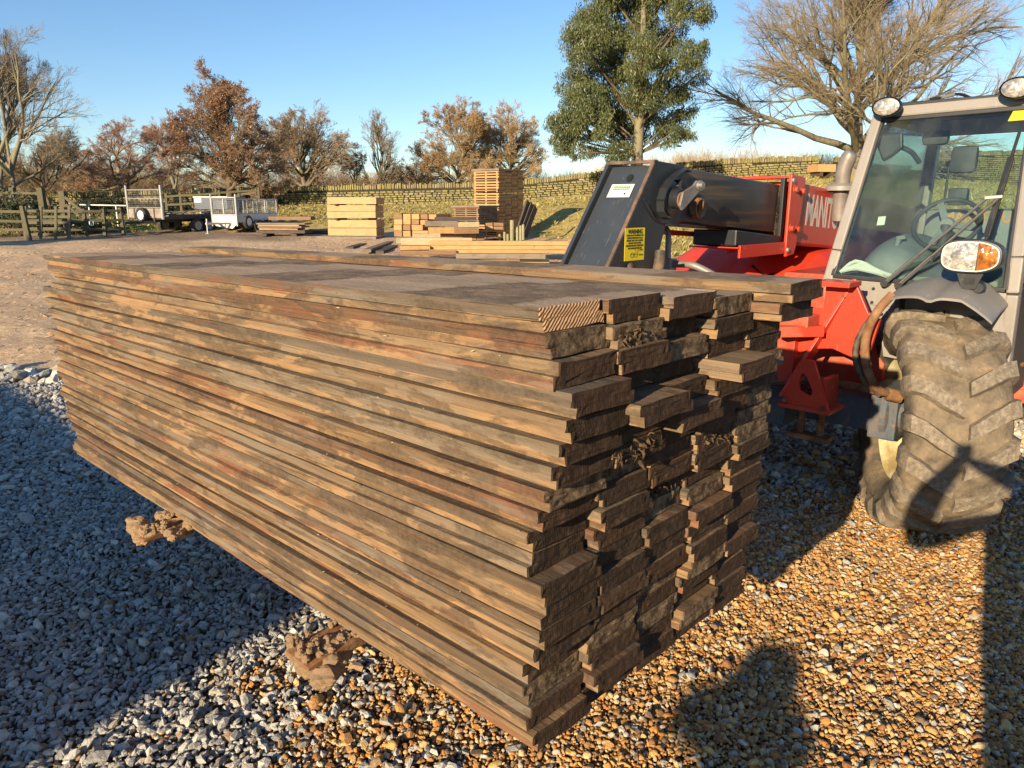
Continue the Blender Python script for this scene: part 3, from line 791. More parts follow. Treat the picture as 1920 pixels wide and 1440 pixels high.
def squash(P, cx, cy, z0, H, prof):
    """keep crown inside an outline: prof(zrel)->radius"""
    z = np.clip((P[..., 2] - z0) / H, 0, 1); rmax = np.interp(z, *prof)
    dx, dy = P[..., 0] - cx, P[..., 1] - cy; r = np.sqrt(dx * dx + dy * dy) + 1e-6
    k = np.where(r > rmax, (rmax + (r - rmax) * .25) / r, 1.0)
    P = P.copy(); P[..., 0] = cx + dx * k; P[..., 1] = cy + dy * k; P[..., 2] = np.where(P[..., 2] > z0 + H, z0 + H + (P[..., 2] - z0 - H) * .25, P[..., 2]); return P
def tree(seed, x, y, z, H, crown_r, trunk_r, label, cat='tree', fork=.18, limbs=8, n2=8, n3=8, n4=7, n5=5, prof=None, mats=('bark_dark', 'twig_brown'), up=.25, leafm=None, nleaf=0, leafsize=.09, lspread=(25, 82), stems=1, group=None, wig=.14, leafgap=None, leafdroop=0., leafw=.5, twigr=1.0, low=.0, l5=.5, kink=1.0):
    rs_ = np.random.RandomState(seed)
    root = empty('tree', (x, y, z)); tag(root, label, cat, group)
    c0 = np.array([0, 0, H * .35])
    if prof is None: prof = ((0, .1, .3, .55, .8, .95, 1), tuple(crown_r * k for k in (.25, .7, 1., 1., .78, .45, .2)))
    m = 7; P = np.zeros((stems, m, 3)); hh = H * (fork + .35 * (limbs < 30)) 
    tl = H * .72
    for s in range(stems):
        dirv = np.array([rs_.randn() * .06 + (s - (stems - 1) / 2) * .12, rs_.randn() * .06, 1.]); p = np.array([(s - (stems - 1) / 2) * trunk_r * 1.6, 0, -.2])
        for k in range(m):
            P[s, k] = p; dirv = dirv + rs_.randn(3) * .07 * kink; dirv[2] = 1; p = p + dirv / np.linalg.norm(dirv) * tl / (m - 1)
    tt = np.linspace(0, 1, m)[None, :]
    Rr = trunk_r * (1.0 - .86 * tt ** .8) * np.ones((stems, 1)); Rr[:, 0] *= 1.35
    Ln = np.full(stems, tl)
    zc = H * fork * .6; Hc = H - zc
    P1, R1, L1 = grow(rs_, P, Rr, Ln, limbs, fork / .72, .97, .80 * crown_r / (.36 * H) * .6, lspread, 8, wig * .9, up, .62, byt=True)
    # stretch every limb out to the crown's outline
    cc = np.array([0, 0, zc + Hc * .36]); rad = np.array([crown_r, crown_r, Hc * .64])
    s0 = (P1[:, 0] - cc) / rad; dv = (P1[:, -1] - P1[:, 0]) / rad
    A_ = (dv ** 2).sum(-1); B_ = 2 * (s0 * dv).sum(-1); C_ = (s0 ** 2).sum(-1) - 1
    kk = (-B_ + np.sqrt(np.maximum(B_ * B_ - 4 * A_ * C_, 0))) / (2 * A_)
    kk = np.clip(kk, .3, 6) * rs_.uniform(.80, 1.0, len(kk))
    P1 = P1[:, :1] + (P1 - P1[:, :1]) * kk[:, None, None]; L1 = L1 * kk
    P1[..., 2] = np.maximum(P1[..., 2], .75 * P1[:, :1, 2])
    R1 = np.maximum(R1, (L1 * .022)[:, None] * (1 - np.linspace(0, 1, 8)[None] * .8)); P2, R2, L2 = grow(rs_, P1, R1, L1, n2, .22, 1., .46, (22, 60), 6, wig, up * .35, .62, .25, c0); 
    P3, R3, L3 = grow(rs_, P2, R2, L2, n3, .15, 1., .55, (22, 62), 5, wig * 1.1, up * .25, .62, .3, c0); 
    P4, R4, L4 = grow(rs_, P3, R3, L3, n4, .12, 1., .56, (20, 60), 3, wig * 1.2, up * .25, .62, .35, c0); 
    V, Fc = tubes(P, Rr, 12); link('trunk', mesh_np('trunk', V, Fc, [M[mats[0]]], True), root)
    parts = [tubes(P1, R1, 8), tubes(P2, R2, 6), tubes(P3, R3, 4)]
    o = 0; VV, FF = [], []
    for v, f_ in parts: VV.append(v); FF.append(f_ + o); o += len(v)
    link('branches', mesh_np('branches', np.concatenate(VV), np.concatenate(FF), [M[mats[0]]], True), root)
    parts = [tubes(P4, np.maximum(R4, .006) * twigr, 3)]
    tips = P4
    if n5:
        P5, R5, L5 = grow(rs_, P4, R4, L4, n5, .15, 1., l5, (18, 55), 2, wig * 1.2, up * .25, .7, .35, c0)
        parts.append(tubes(P5, np.maximum(R5, .0045) * twigr, 3)); tips = P5
    o = 0; VV, FF = [], []
    for v, f_ in parts: VV.append(v); FF.append(f_ + o); o += len(v)
    link('crown', mesh_np('crown', np.concatenate(VV), np.concatenate(FF), [M[mats[1]]]), root)
    if leafm:
        K = len(tips); sel = rs_.randint(0, K, nleaf); u = rs_.rand(nleaf, 1)
        if leafgap is not None:
            pk = tips[sel, -1]; g = np.array([leafgap(q) for q in pk]); keep = rs_.rand(nleaf) < g; sel = sel[keep]; u = u[keep]
        n = len(sel); p = tips[sel, 0] * (1 - u) + tips[sel, -1] * u + rs_.randn(n, 3) * leafsize * .6
        a = norm(rs_.randn(n, 3) + np.array([0, 0, -leafdroop * 2])); b_ = norm(np.cross(a, rs_.randn(n, 3)))
        s = leafsize * rs_.uniform(.6, 1.3, (n, 1))
        V = np.stack([p, p + a * s * .5 + b_ * s * leafw * .5, p + a * s, p + a * s * .5 - b_ * s * leafw * .5], 1).reshape(-1, 3)
        link('foliage', mesh_np('foliage', V, np.arange(n * 4).reshape(-1, 4), [M[leafm]]), root)
    return root
def tr(px, ytop, Y, halfpx, **kw):
    b_ = base(px, Y); top = at(px, ytop, Y); H = top.z - b_.z
    return dict(x=b_.x, y=b_.y, z=b_.z, H=H, crown_r=halfpx / 1434 * Y, **kw)
tree(1, **tr(20, 60, 36, 135, trunk_r=.15, label='tall bare tree with upright twigs at the left edge', mats=('bark_oak', 'twig_oak'), limbs=11, n2=8, n3=8, n4=6, n5=3, up=.26, stems=2, fork=.14, twigr=.6, wig=.11))
tree(15, **tr(95, 235, 44, 100, trunk_r=.13, label='low dense bare tree behind the fence, next to the tall left tree', mats=('bark_dark', 'twig_brown'), limbs=12, n2=9, n3=8, n4=8, n5=4, up=.05, fork=.10))
tree(2, **tr(243, 226, 50, 95, trunk_r=.28, label='spreading pinkish brown tree with a crooked trunk behind the first trailer', mats=('bark_oak', 'twig_red'), limbs=26, n2=7, n3=7, n4=8, n5=4, up=-.04, lspread=(35, 88), fork=.10, wig=.2, leafm='leaf_russet', nleaf=6000, leafsize=.06))
tree(16, **tr(335, 205, 60, 60, trunk_r=.22, label='pale bare tree showing left of the russet oak', mats=('bark_oak', 'twig_red'), limbs=9, n2=9, n3=8, n4=7, n5=3, up=.3, leafm='leaf_russet', nleaf=5000, leafsize=.08))
tree(3, **tr(430, 160, 43, 112, trunk_r=.25, label='russet oak holding its dead leaves behind the trailers', mats=('bark_dark', 'twig_brown'), limbs=30, n2=7, n3=7, n4=7, n5=4, up=.14, fork=.08, leafm='leaf_russet', nleaf=60000, leafsize=.085, lspread=(25, 88), leafgap=lambda q: .95 if q[0] < .8 else .42))
tree(4, **tr(578, 203, 56, 92, trunk_r=.30, label='round headed bare oak between the russet oak and the thin tree', mats=('bark_dark', 'twig_brown'), limbs=34, n2=7, n3=7, n4=7, n5=4, up=.10, fork=.10, lspread=(22, 86)))
tree(17, **tr(662, 284, 58, 48, trunk_r=.14, label='low brown bush tree right of the bare oak', cat='tree', mats=('bark_dark', 'twig_gold'), limbs=11, n2=8, n3=7, n4=5, n5=3, up=.1, fork=.06, leafm='leaf_gold', nleaf=6000, leafsize=.08))
tree(5, **tr(708, 217, 58, 40, trunk_r=.13, label='thin upright bare tree with two stems', mats=('bark_dark', 'twig_oak'), limbs=15, n2=6, n3=5, n4=4, n5=2, up=.3, fork=.10, stems=2, lspread=(30, 55), prof=((0, .1, .3, .6, .85, 1), tuple(40 / 1434 * 58 * k for k in (.6, .95, 1., .8, .5, .15))), twigr=.8))
tree(6, **tr(858, 200, 62, 90, trunk_r=.28, label='golden brown leafy oak behind the wall', mats=('bark_oak', 'twig_gold'), limbs=30, n2=7, n3=7, n4=7, n5=4, up=.08, fork=.08, leafm='leaf_gold', nleaf=55000, leafsize=.075, lspread=(25, 88)))
tree(7, **tr(948, 206, 64, 76, trunk_r=.30, label='bare rounded oak right of the golden one behind the wall', mats=('bark_oak', 'twig_gold'), limbs=34, n2=7, n3=7, n4=7, n5=4, up=.10, fork=.08, leafm='leaf_gold', nleaf=5000, leafsize=.08, lspread=(22, 86)))
tree(18, **tr(785, 290, 66, 48, trunk_r=.14, label='small dark bare tree left of the golden oak', mats=('bark_dark', 'twig_brown'), limbs=11, n2=8, n3=7, n4=5, n5=3, up=.1, fork=.05))
b8 = base(1590, 47)
tree(24, **tr(1590, -75, 47, 318, trunk_r=.45, label='great bare oak with lichened limbs behind the telehandler cab', mats=('bark_oak', 'twig_oak'), limbs=34, n2=9, n3=9, n4=7, n5=5, up=.12, fork=.07, lspread=(20, 72), wig=.15, twigr=.58,
     prof=((0, .1, .22, .5, .75, .9, 1), tuple(318 / 1434 * 47 * k for k in (.75, .95, 1., .95, .75, .5, .25)))))
# eucalyptus: foliage in hanging clumps
def eucalypt(seed, px, Y, label):
    rs_ = np.random.RandomState(seed); b_ = base(px, Y); root = empty('evergreen_tree', b_); tag(root, label, 'tree')
    k = Y / 1434.
    # clump centres (px, py, half width px) read off the crown outline
    cl = [(1105, 40, 46), (1160, 10, 50), (1225, 0, 50), (1285, 25, 40), (1090, 95, 42), (1145, 75, 44), (1205, 65, 40), (1262, 60, 32), (1300, 100, 30), (1085, 150, 40), (1135, 135, 46), (1190, 120, 40), (1238, 130, 30),
          (1300, 145, 22), (1095, 195, 40), (1150, 190, 46), (1210, 180, 42), (1262, 165, 34), (1290, 195, 26), (1058, 225, 34), (1105, 235, 36), (1165, 225, 36), (1225, 225, 34), (1275, 230, 34), (1060, 262, 32), (1105, 268, 26), (1150, 285, 26), (1195, 262, 20), (1258, 252, 26), (1080, 290, 18), (1170, 300, 24), (1292, 250, 20),
          (1140, -40, 50), (1210, -60, 50), (1260, -30, 40), (1180, -110, 46), (1225, -120, 38)]
    pts = []; limbs = []
    top = at(px, -120, Y); H = top.z - b_.z
    trunkP = np.array([[[0, 0, -.2], [.05, 0, H * .18], [.12, .1, H * .34], [.0, .1, H * .5], [.1, 0, H * .66], [.05, 0, H * .82], [.0, 0, H * .95]]])
    V, Fc = tubes(trunkP, np.array([[.36, .27, .22, .18, .14, .09, .04]]), 12); link('trunk', mesh_np('trunk', V, Fc, [M['bark_oak']], True), root)
    Q = []
    for (cx, cy, hw) in cl:
        for rep in range(2 if hw > 28 else 1):
            c_ = at(cx, cy, Y) - b_; dep = rs_.uniform(-1, 1) * math.sqrt(max(.1, 1 - ((cx - px) / 140.) ** 2)) * 110 * k
            c_ = np.array([c_.x, dep, c_.z]); R3 = hw * k * (1. if rep == 0 else .85)
            n = int(2500 * (hw / 40) ** 2)
            u = norm(rs_.randn(n, 3)) * (rs_.rand(n, 1) ** .38)
            # sub-clumps
            sub = norm(rs_.randn(14, 3)) * .82; lab = rs_.randint(0, 14, n)
            u = u * .45 + sub[lab]
            p = c_ + u * np.array([1., 1., .85]) * R3
            pts.append(p)
            z0 = max(H * .16, c_[2] - R3 * 1.5 - abs(c_[0]) * .5); s0 = np.array([np.interp(z0, [0, H], [0.05, .05]), 0.05, z0])
            mid = (s0 + c_) / 2 + np.array([0, 0, -.12 * R3]) + rs_.randn(3) * .1
            Q.append([s0, s0 * .6 + mid * .4, mid, mid * .4 + c_ * .6, c_])
            for q in range(4):
                e = c_ + norm(rs_.randn(3)) * R3 * .8; Q.append([mid, mid * .6 + c_ * .4, c_, (c_ + e) / 2, e])
    Q = np.array(Q); V, Fc = tubes(Q, np.linspace(.065, .012, 5)[None, :] * np.ones((len(Q), 1)), 5)
    link('branches', mesh_np('branches', V, Fc, [M['bark_dark']], True), root)
    p = np.concatenate(pts); n = len(p); a_ = norm(rs_.randn(n, 3) * .55 + np.array([0, 0, -1.0])); bb = norm(np.cross(a_, rs_.randn(n, 3)))
    s = rs_.uniform(.11, .21, (n, 1)); w = s * .24
    V = np.stack([p, p + a_ * s * .45 + bb * w * .5, p + a_ * s, p + a_ * s * .45 - bb * w * .5], 1).reshape(-1, 3)
    link('foliage', mesh_np('foliage', V, np.arange(n * 4).reshape(-1, 4), [M['leaf_euc']]), root)
eucalypt(3, 1190, 39, 'tall grey green evergreen tree with drooping leaves behind the boom')
# far hedge and scrub on the skyline
def hedge(seed, pts, label, kind, hpx, matn, leafn=None, n=2600, name='hedge'):
    rs_ = np.random.RandomState(seed); b0 = base(*pts[0]); root = empty(name, b0); tag(root, label, kind)
    A = np.array([base(*p)[:] for p in pts]); seg = np.linspace(0, 1, len(A)); t = rs_.rand(n)
    P0 = np.stack([np.interp(t, seg, A[:, i]) for i in range(3)], -1); P0[:, 1] += rs_.uniform(-.8, .8, n); P0 -= np.array(b0)
    h = np.interp(t, seg, hpx) * A[0, 1] / 1434 * rs_.uniform(.6, 1.1, n) * (.75 + .5 * vnoise(P0[:, 0], P0[:, 1] * 0, 1.3, seed))
    d = norm(rs_.randn(n, 3) * np.array([.35, .35, .1]) + np.array([0, 0, 1.])); Q = np.empty((n, 4, 3)); Q[:, 0] = P0; 
    for s in range(1, 4): d = norm(d + rs_.randn(n, 3) * .12); Q[:, s] = Q[:, s - 1] + d * (h / 3)[:, None]
    Rr = np.linspace(.02, .006, 4)[None] * np.ones((n, 1))
    P2, R2, L2 = grow(rs_, Q, Rr, h, 5, .2, 1., .42, (20, 60), 3, .2, .2, .6)
    v1, f1 = tubes(Q, Rr, 3); v2, f2 = tubes(P2, np.maximum(R2, .006), 3)
    link('stems', mesh_np('stems', np.concatenate([v1, v2]), np.concatenate([f1, f2 + len(v1)]), [M[matn]]), root)
    if leafn:
        K = len(P2); m = leafn[1]; sel = rs_.randint(0, K, m); u = rs_.rand(m, 1); p = P2[sel, 0] * (1 - u) + P2[sel, -1] * u + rs_.randn(m, 3) * .05
        a_ = norm(rs_.randn(m, 3)); bb = norm(np.cross(a_, rs_.randn(m, 3))); s = leafn[2] * rs_.uniform(.6, 1.3, (m, 1))
        V = np.stack([p, p + a_ * s * .5 + bb * s * .3, p + a_ * s, p + a_ * s * .5 - bb * s * .3], 1).reshape(-1, 3)
        link('foliage', mesh_np('foliage', V, np.arange(m * 4).reshape(-1, 4), [M[leafn[0]]]), root)
    return root
hedge(31, [(1040, 70), (1200, 70), (1350, 70), (1600, 70)], 'long leafless brown hedge on the skyline beyond the right wall', 'hedge', [48, 54, 58, 56], 'twig_gold', None, 3000)
hedge(32, [(-80, 34), (30, 33), (80, 33)], 'dark evergreen shrub at the left edge behind the fence', 'shrub', [90, 80, 45], 'twig_brown', ('leaf_dark', 16000, .12), 300, 'shrub')
hedge(33, [(40, 31), (110, 31), (170, 32)], 'low green bramble growing through the left fence', 'shrub', [48, 40, 30], 'twig_brown', ('leaf_green', 12000, .08), 350, 'bramble')
hedge(34, [(-300, 60), (0, 62), (160, 62), (330, 62)], 'tangled brown scrub filling the gap beyond the left trees', 'shrub', [110, 95, 80, 60], 'twig_brown', None, 2600, 'scrub')
hedge(36, [(100, 72), (520, 72), (700, 72), (800, 72), (1030, 72)], 'distant brown hedge seen under the middle trees', 'hedge', [66, 58, 58, 56, 44], 'twig_brown', ('leaf_gold', 9000, .1), 4200)
hedge(37, [(380, 44.2), (470, 44.2), (520, 44.2)], 'dark ivy covering the wall below the russet oak', 'ivy', [26, 32, 22], 'twig_brown', ('leaf_dark', 12000, .10), 260, 'ivy')
hedge(38, [(150, 42), (240, 43), (350, 43)], 'dark ivy and bramble along the wall behind the field gate', 'ivy', [32, 26, 14], 'twig_brown', ('leaf_dark', 12000, .10), 300, 'ivy')
# unseen tall evergreens, added out to the left to shade the trailers
for i, (x, y, h) in enumerate(((-34, 3, 6.2), (-30.5, 7.5, 6.6), (-27.5, 12, 6.0), (-24.5, 15.5, 5.4))):
    rs_ = np.random.RandomState(90 + i); root = empty('evergreen_tree', (x, y, 0)); tag(root, 'unseen dark conifer added for shade on the left, %s of its row' % ('first', 'second', 'third', 'last')[i], 'tree', 'conifers added for shade on the left')
    V, Fc = tubes(np.array([[[0, 0, -.2], [0, 0, h * .5], [0, 0, h * .97]]]), np.array([[.22, .14, .03]]), 8); link('trunk', mesh_np('trunk', V, Fc, [M['bark_dark']], True), root)
    n = 9000; t = rs_.rand(n) ** .8; a_ = rs_.rand(n) * 6.28; rr = (1 - t) ** .7 * 2.6 * rs_.rand(n) ** .4
    p = np.stack([rr * np.cos(a_), rr * np.sin(a_), .3 + t * (h - .3)], -1); d = norm(rs_.randn(n, 3)); e = norm(np.cross(d, rs_.randn(n, 3))); s = .22
    V = np.stack([p, p + d * s * .5 + e * s * .3, p + d * s, p + d * s * .5 - e * s * .3], 1).reshape(-1, 3)
    link('foliage', mesh_np('foliage', V, np.arange(n * 4).reshape(-1, 4), [M['leaf_dark']]), root)
# ------------------------------------------------------------------ the lifted stack of boards
SY = R_(43.8); SR = .012
Rd = Vector((math.cos(SY) * math.cos(SR), -math.sin(SY) * math.cos(SR), math.sin(SR)))
Fd = Vector((math.sin(SY), math.cos(SY), 0)); Ud = Rd.cross(Fd)
SN = Vector((.081, 1.282, .60))
def smat(x, y, z, rz=0., rx=0.):
    p = SN + Rd * x + Fd * y + Ud * z
    B = Matrix(((Rd.x, Fd.x, Ud.x, p.x), (Rd.y, Fd.y, Ud.y, p.y), (Rd.z, Fd.z, Ud.z, p.z), (0, 0, 0, 1)))
    return B @ Matrix.Rotation(rz, 4, 'Z') @ Matrix.Rotation(rx, 4, 'X')
def board_mesh(seed, L, w, t, lip=.0145, topmat=False, fresh=False, flip=False, rough=1.0):
    r = np.random.RandomState(seed)
    zm = t * .5
    prof = [(0, 0), (w * .3, 0), (w * .65, 0), (w, 0), (w + lip, 0), (w + lip, zm - .001), (w, zm + .001), (w, t), (w * .7, t), (w * .35, t), (0, t), (-lip, t), (-lip, t * .75), (-lip, zm), (0, zm - .002)]
    if flip: prof = [(w - y, z) for y, z in prof][::-1]
    prof = np.array(prof); n = len(prof); ns = 26
    xs = -np.linspace(0, 1, ns) ** 1.0 * L
    V = np.zeros((ns, n, 3)); V[:, :, 0] = xs[:, None]; V[:, :, 1] = prof[None, :, 0]; V[:, :, 2] = prof[None, :, 1]
    ctr = prof.mean(0)
    wob = np.cumsum(r.randn(ns, n, 2) * .0005, 0); wob -= wob.mean(0)
    V[:, :, 1:] += np.clip(wob, -.0018, .0018) + r.randn(ns, n, 2) * .0003
    bow = np.sin(np.linspace(0, np.pi * r.choice([1, 2]), ns)) * r.uniform(-.006, .006); V[:, :, 1] += bow[:, None]
    Vs = [V.reshape(-1, 3)]; F, m = [], []
    for i in range(ns - 1):
        for k in range(n):
            k2 = (k + 1) % n
            F.append((i * n + k, i * n + k2, (i + 1) * n + k2, (i + 1) * n + k))
            up = abs(prof[k][1] - t) < 1e-6 and abs(prof[k2][1] - t) < 1e-6
            m.append(2 if (topmat and up) else 0)
    cnt = ns * n
    for e, (row, sg) in enumerate(((0, 1), (ns - 1, -1))):
        amp = (.0006 if fresh and e == 0 else .0009 * rough)
        V0_ = V[row].copy(); prev = list(range(row * n, row * n + n)); 
        if not (fresh and e == 0): Vs[0][row * n:row * n + n, 0] += r.uniform(-.002, .001, n) * rough * sg
        # densify: rings shrinking to the middle line of the face
        for q, sc in enumerate((.93, .72, .45)):
            ring = V0_.copy(); ring[:, 1] = ctr[0] + (V0_[:, 1] - ctr[0]) * (1 - (1 - sc) * .55); ring[:, 2] = ctr[1] + (V0_[:, 2] - ctr[1]) * sc
            ring[:, 1:] += r.randn(n, 2) * .0004 * (0 if fresh and e == 0 else 1)
            ring[:, 0] = V0_[:, 0] + sg * (r.randn(n) * amp + (.001 if fresh else r.uniform(.0, .002)))
            Vs.append(ring); cur = list(range(cnt, cnt + n)); cnt += n
            for k in range(n):
                k2 = (k + 1) % n; f = (prev[k], prev[k2], cur[k2], cur[k]) if e else (prev[k2], prev[k], cur[k], cur[k2])
                F.append(f); m.append(3 if (fresh and e == 0) else 1)
            prev = cur
        c = V0_.mean(0); c[0] += sg * r.randn() * amp; Vs.append(c[None]); 
        for k in range(n):
            k2 = (k + 1) % n; F.append((prev[k], prev[k2], cnt) if e else (prev[k2], prev[k], cnt)); m.append(3 if (fresh and e == 0) else 1)
        cnt += 1
    return mesh_np('plank', np.concatenate(Vs), F, [M['board'], M['board_end'], M['board_top'], M['fresh_end']], False, m)
ORD = ['topmost', 'second from the top', 'third from the top', 'fourth from the top', 'fifth from the top', 'sixth from the top', 'seventh from the top', 'eighth from the top', 'ninth from the top', 'tenth from the top',
       'ninth from the bottom', 'eighth from the bottom', 'seventh from the bottom', 'sixth from the bottom', 'fifth from the bottom', 'fourth from the bottom', 'third from the bottom', 'second from the bottom', 'lowest']
COLN = ['near column', 'second column', 'middle column', 'fourth column', 'rear column']
CSC = [1.008, 1.004, .994, .976, .948]
NR = 19; PT = .92 / NR; PW = .91 / 5; SL = 3.04
dx0 = [-12, -8, 4, 20, 15, 8, 0, -8, -17, -28, -28, -10, -12, -12, -18, -33, -33, -28, -20]
grp = 'planks of the lifted stack'
fibre_at = {(1, 1), (6, 1), (7, 3), (9, 2)}
fib_n = 0
for c in range(5):
    for r in range(NR):
        sd = 1000 + c * 50 + r; q = random.Random(sd)
        lean = (1 - r / NR) * .045 if c >= 3 else 0
        dx = dx0[r] / 450. if c == 0 else q.gauss(0, .011) + (dx0[r] * .35 + (-26 * (r / 18.) ** 1.2)) / 450. * .75 + (.01 if c > 2 else 0)
        if (c, r) in ((3, 3), (2, 5), (1, 4)): dx += .05
        if (c, r) in ((1, 3), (2, 3), (1, 7), (3, 9)): dx -= .03
        w = PW - .0165 - q.uniform(0, .003); t = PT * CSC[c] - q.uniform(.0008, .0036)
        L = SL + dx + q.uniform(-.05, .04) + (.02 if r > 2 else -.08) - (.05 if r > 14 else 0) - max(0, r - 12) * .012
        if c == 0 and r == 0: L = SL - .10
        fresh = (c == 0 and r == 0)
        over = 0
        if c == 4 and r == 0: dx = .085
        topm = r == 0
        flip = q.random() < .14 and not fresh
        me = board_mesh(sd, L, w, t, topmat=topm, fresh=fresh, flip=flip, rough=.4 if r == 0 and c < 4 else q.uniform(.7, 1.3))
        look = 'freshly cut pale' if fresh else ('mud topped' if topm else 'dirty weathered')
        o = link('plank', me); yj = max(-.0075, min(.0075, q.gauss(0, .0036))) if c == 0 else q.gauss(0, .0018)
        o.matrix_world = smat(dx, c * PW + .008 + yj, .92 * CSC[c] - (r + 1) * PT * CSC[c], rz=q.gauss(0, .0007))
        lb = '%s plank, %s in the %s of the lifted stack' % (look, ORD[r], COLN[c])
        if fresh: lb = 'plank with a freshly sawn orange end, top corner of the lifted stack'
        tag(o, lb, 'plank', grp)
        if (r, c) in fibre_at:
            mb = MB(); rr = random.Random(sd)
            cx, cz = w * rr.uniform(.3, .7), t * .5
            for i in range(30):
                a = rr.uniform(0, 6.28); b0 = Vector((-.003, cx + rr.gauss(0, w * .22), cz + rr.gauss(0, t * .22))); d = Vector((rr.uniform(.2, 1.), math.cos(a) * .8, math.sin(a) * .8 - .35)).normalized(); l = rr.uniform(.006, .026)
                s_ = Vector((rr.uniform(-1, 1), rr.uniform(-1, 1), rr.uniform(-1, 1))).normalized() * rr.uniform(.001, .0045)
                m_ = b0 + d * l * .5 + Vector((rr.uniform(-1, 1), rr.uniform(-1, 1), rr.uniform(-1, 1))) * .006; e_ = b0 + d * l + Vector((0, 0, -.006))
                mb.add([b0 - s_, b0 + s_, m_ + s_ * .8, m_ - s_ * .9, e_, m_ + Vector((.004, .002, .003))], [(0, 1, 2, 3), (3, 2, 4), (0, 3, 5), (1, 2, 5), (2, 4, 5)])
            mb.build('torn_fibres', M['fibre'], o)['kind'] = 'stuff'
me = board_mesh(3001, 3.40, PW - .016, PT - .001, topmat=True, rough=.5)
o = link('plank', me); o.matrix_world = smat(.105, 4 * PW + .012, .92 * CSC[4] + .001)
tag(o, 'extra plank laid one course higher along the rear edge of the lifted stack', 'plank', grp)
# chips and crumbs lying on the ledges
mb = MB(); q = random.Random(5)
for i in range(90):
    r = q.randrange(1, NR); x = -abs(q.gauss(0, .9)) if q.random() < .6 else -q.uniform(0, 2.9); y = -.002 + q.uniform(-.008, .004); z = .92 - r * PT + .002
    if x > dx0[r] / 450. - .01: continue
    p = SN + Rd * x + Fd * y + Ud * z; s = q.uniform(.0008, .0022); a = q.uniform(0, 3.1)
    d = Vector((math.cos(a), math.sin(a), q.uniform(-.1, .3))) * s * q.uniform(1, 3); e = Vector((-math.sin(a), math.cos(a), q.uniform(-.3, .3))) * s * .7
    mb.add([p - d - e, p + d - e, p + d + e, p - d + e, p + Vector((0, 0, s * 1.1))], [(0, 1, 4), (1, 2, 4), (2, 3, 4), (3, 0, 4)])
o = mb.build('wood_chips', M['beam_pale'])
tag(o, 'pale wood chips and crumbs scattered on the plank ledges', kind='stuff')
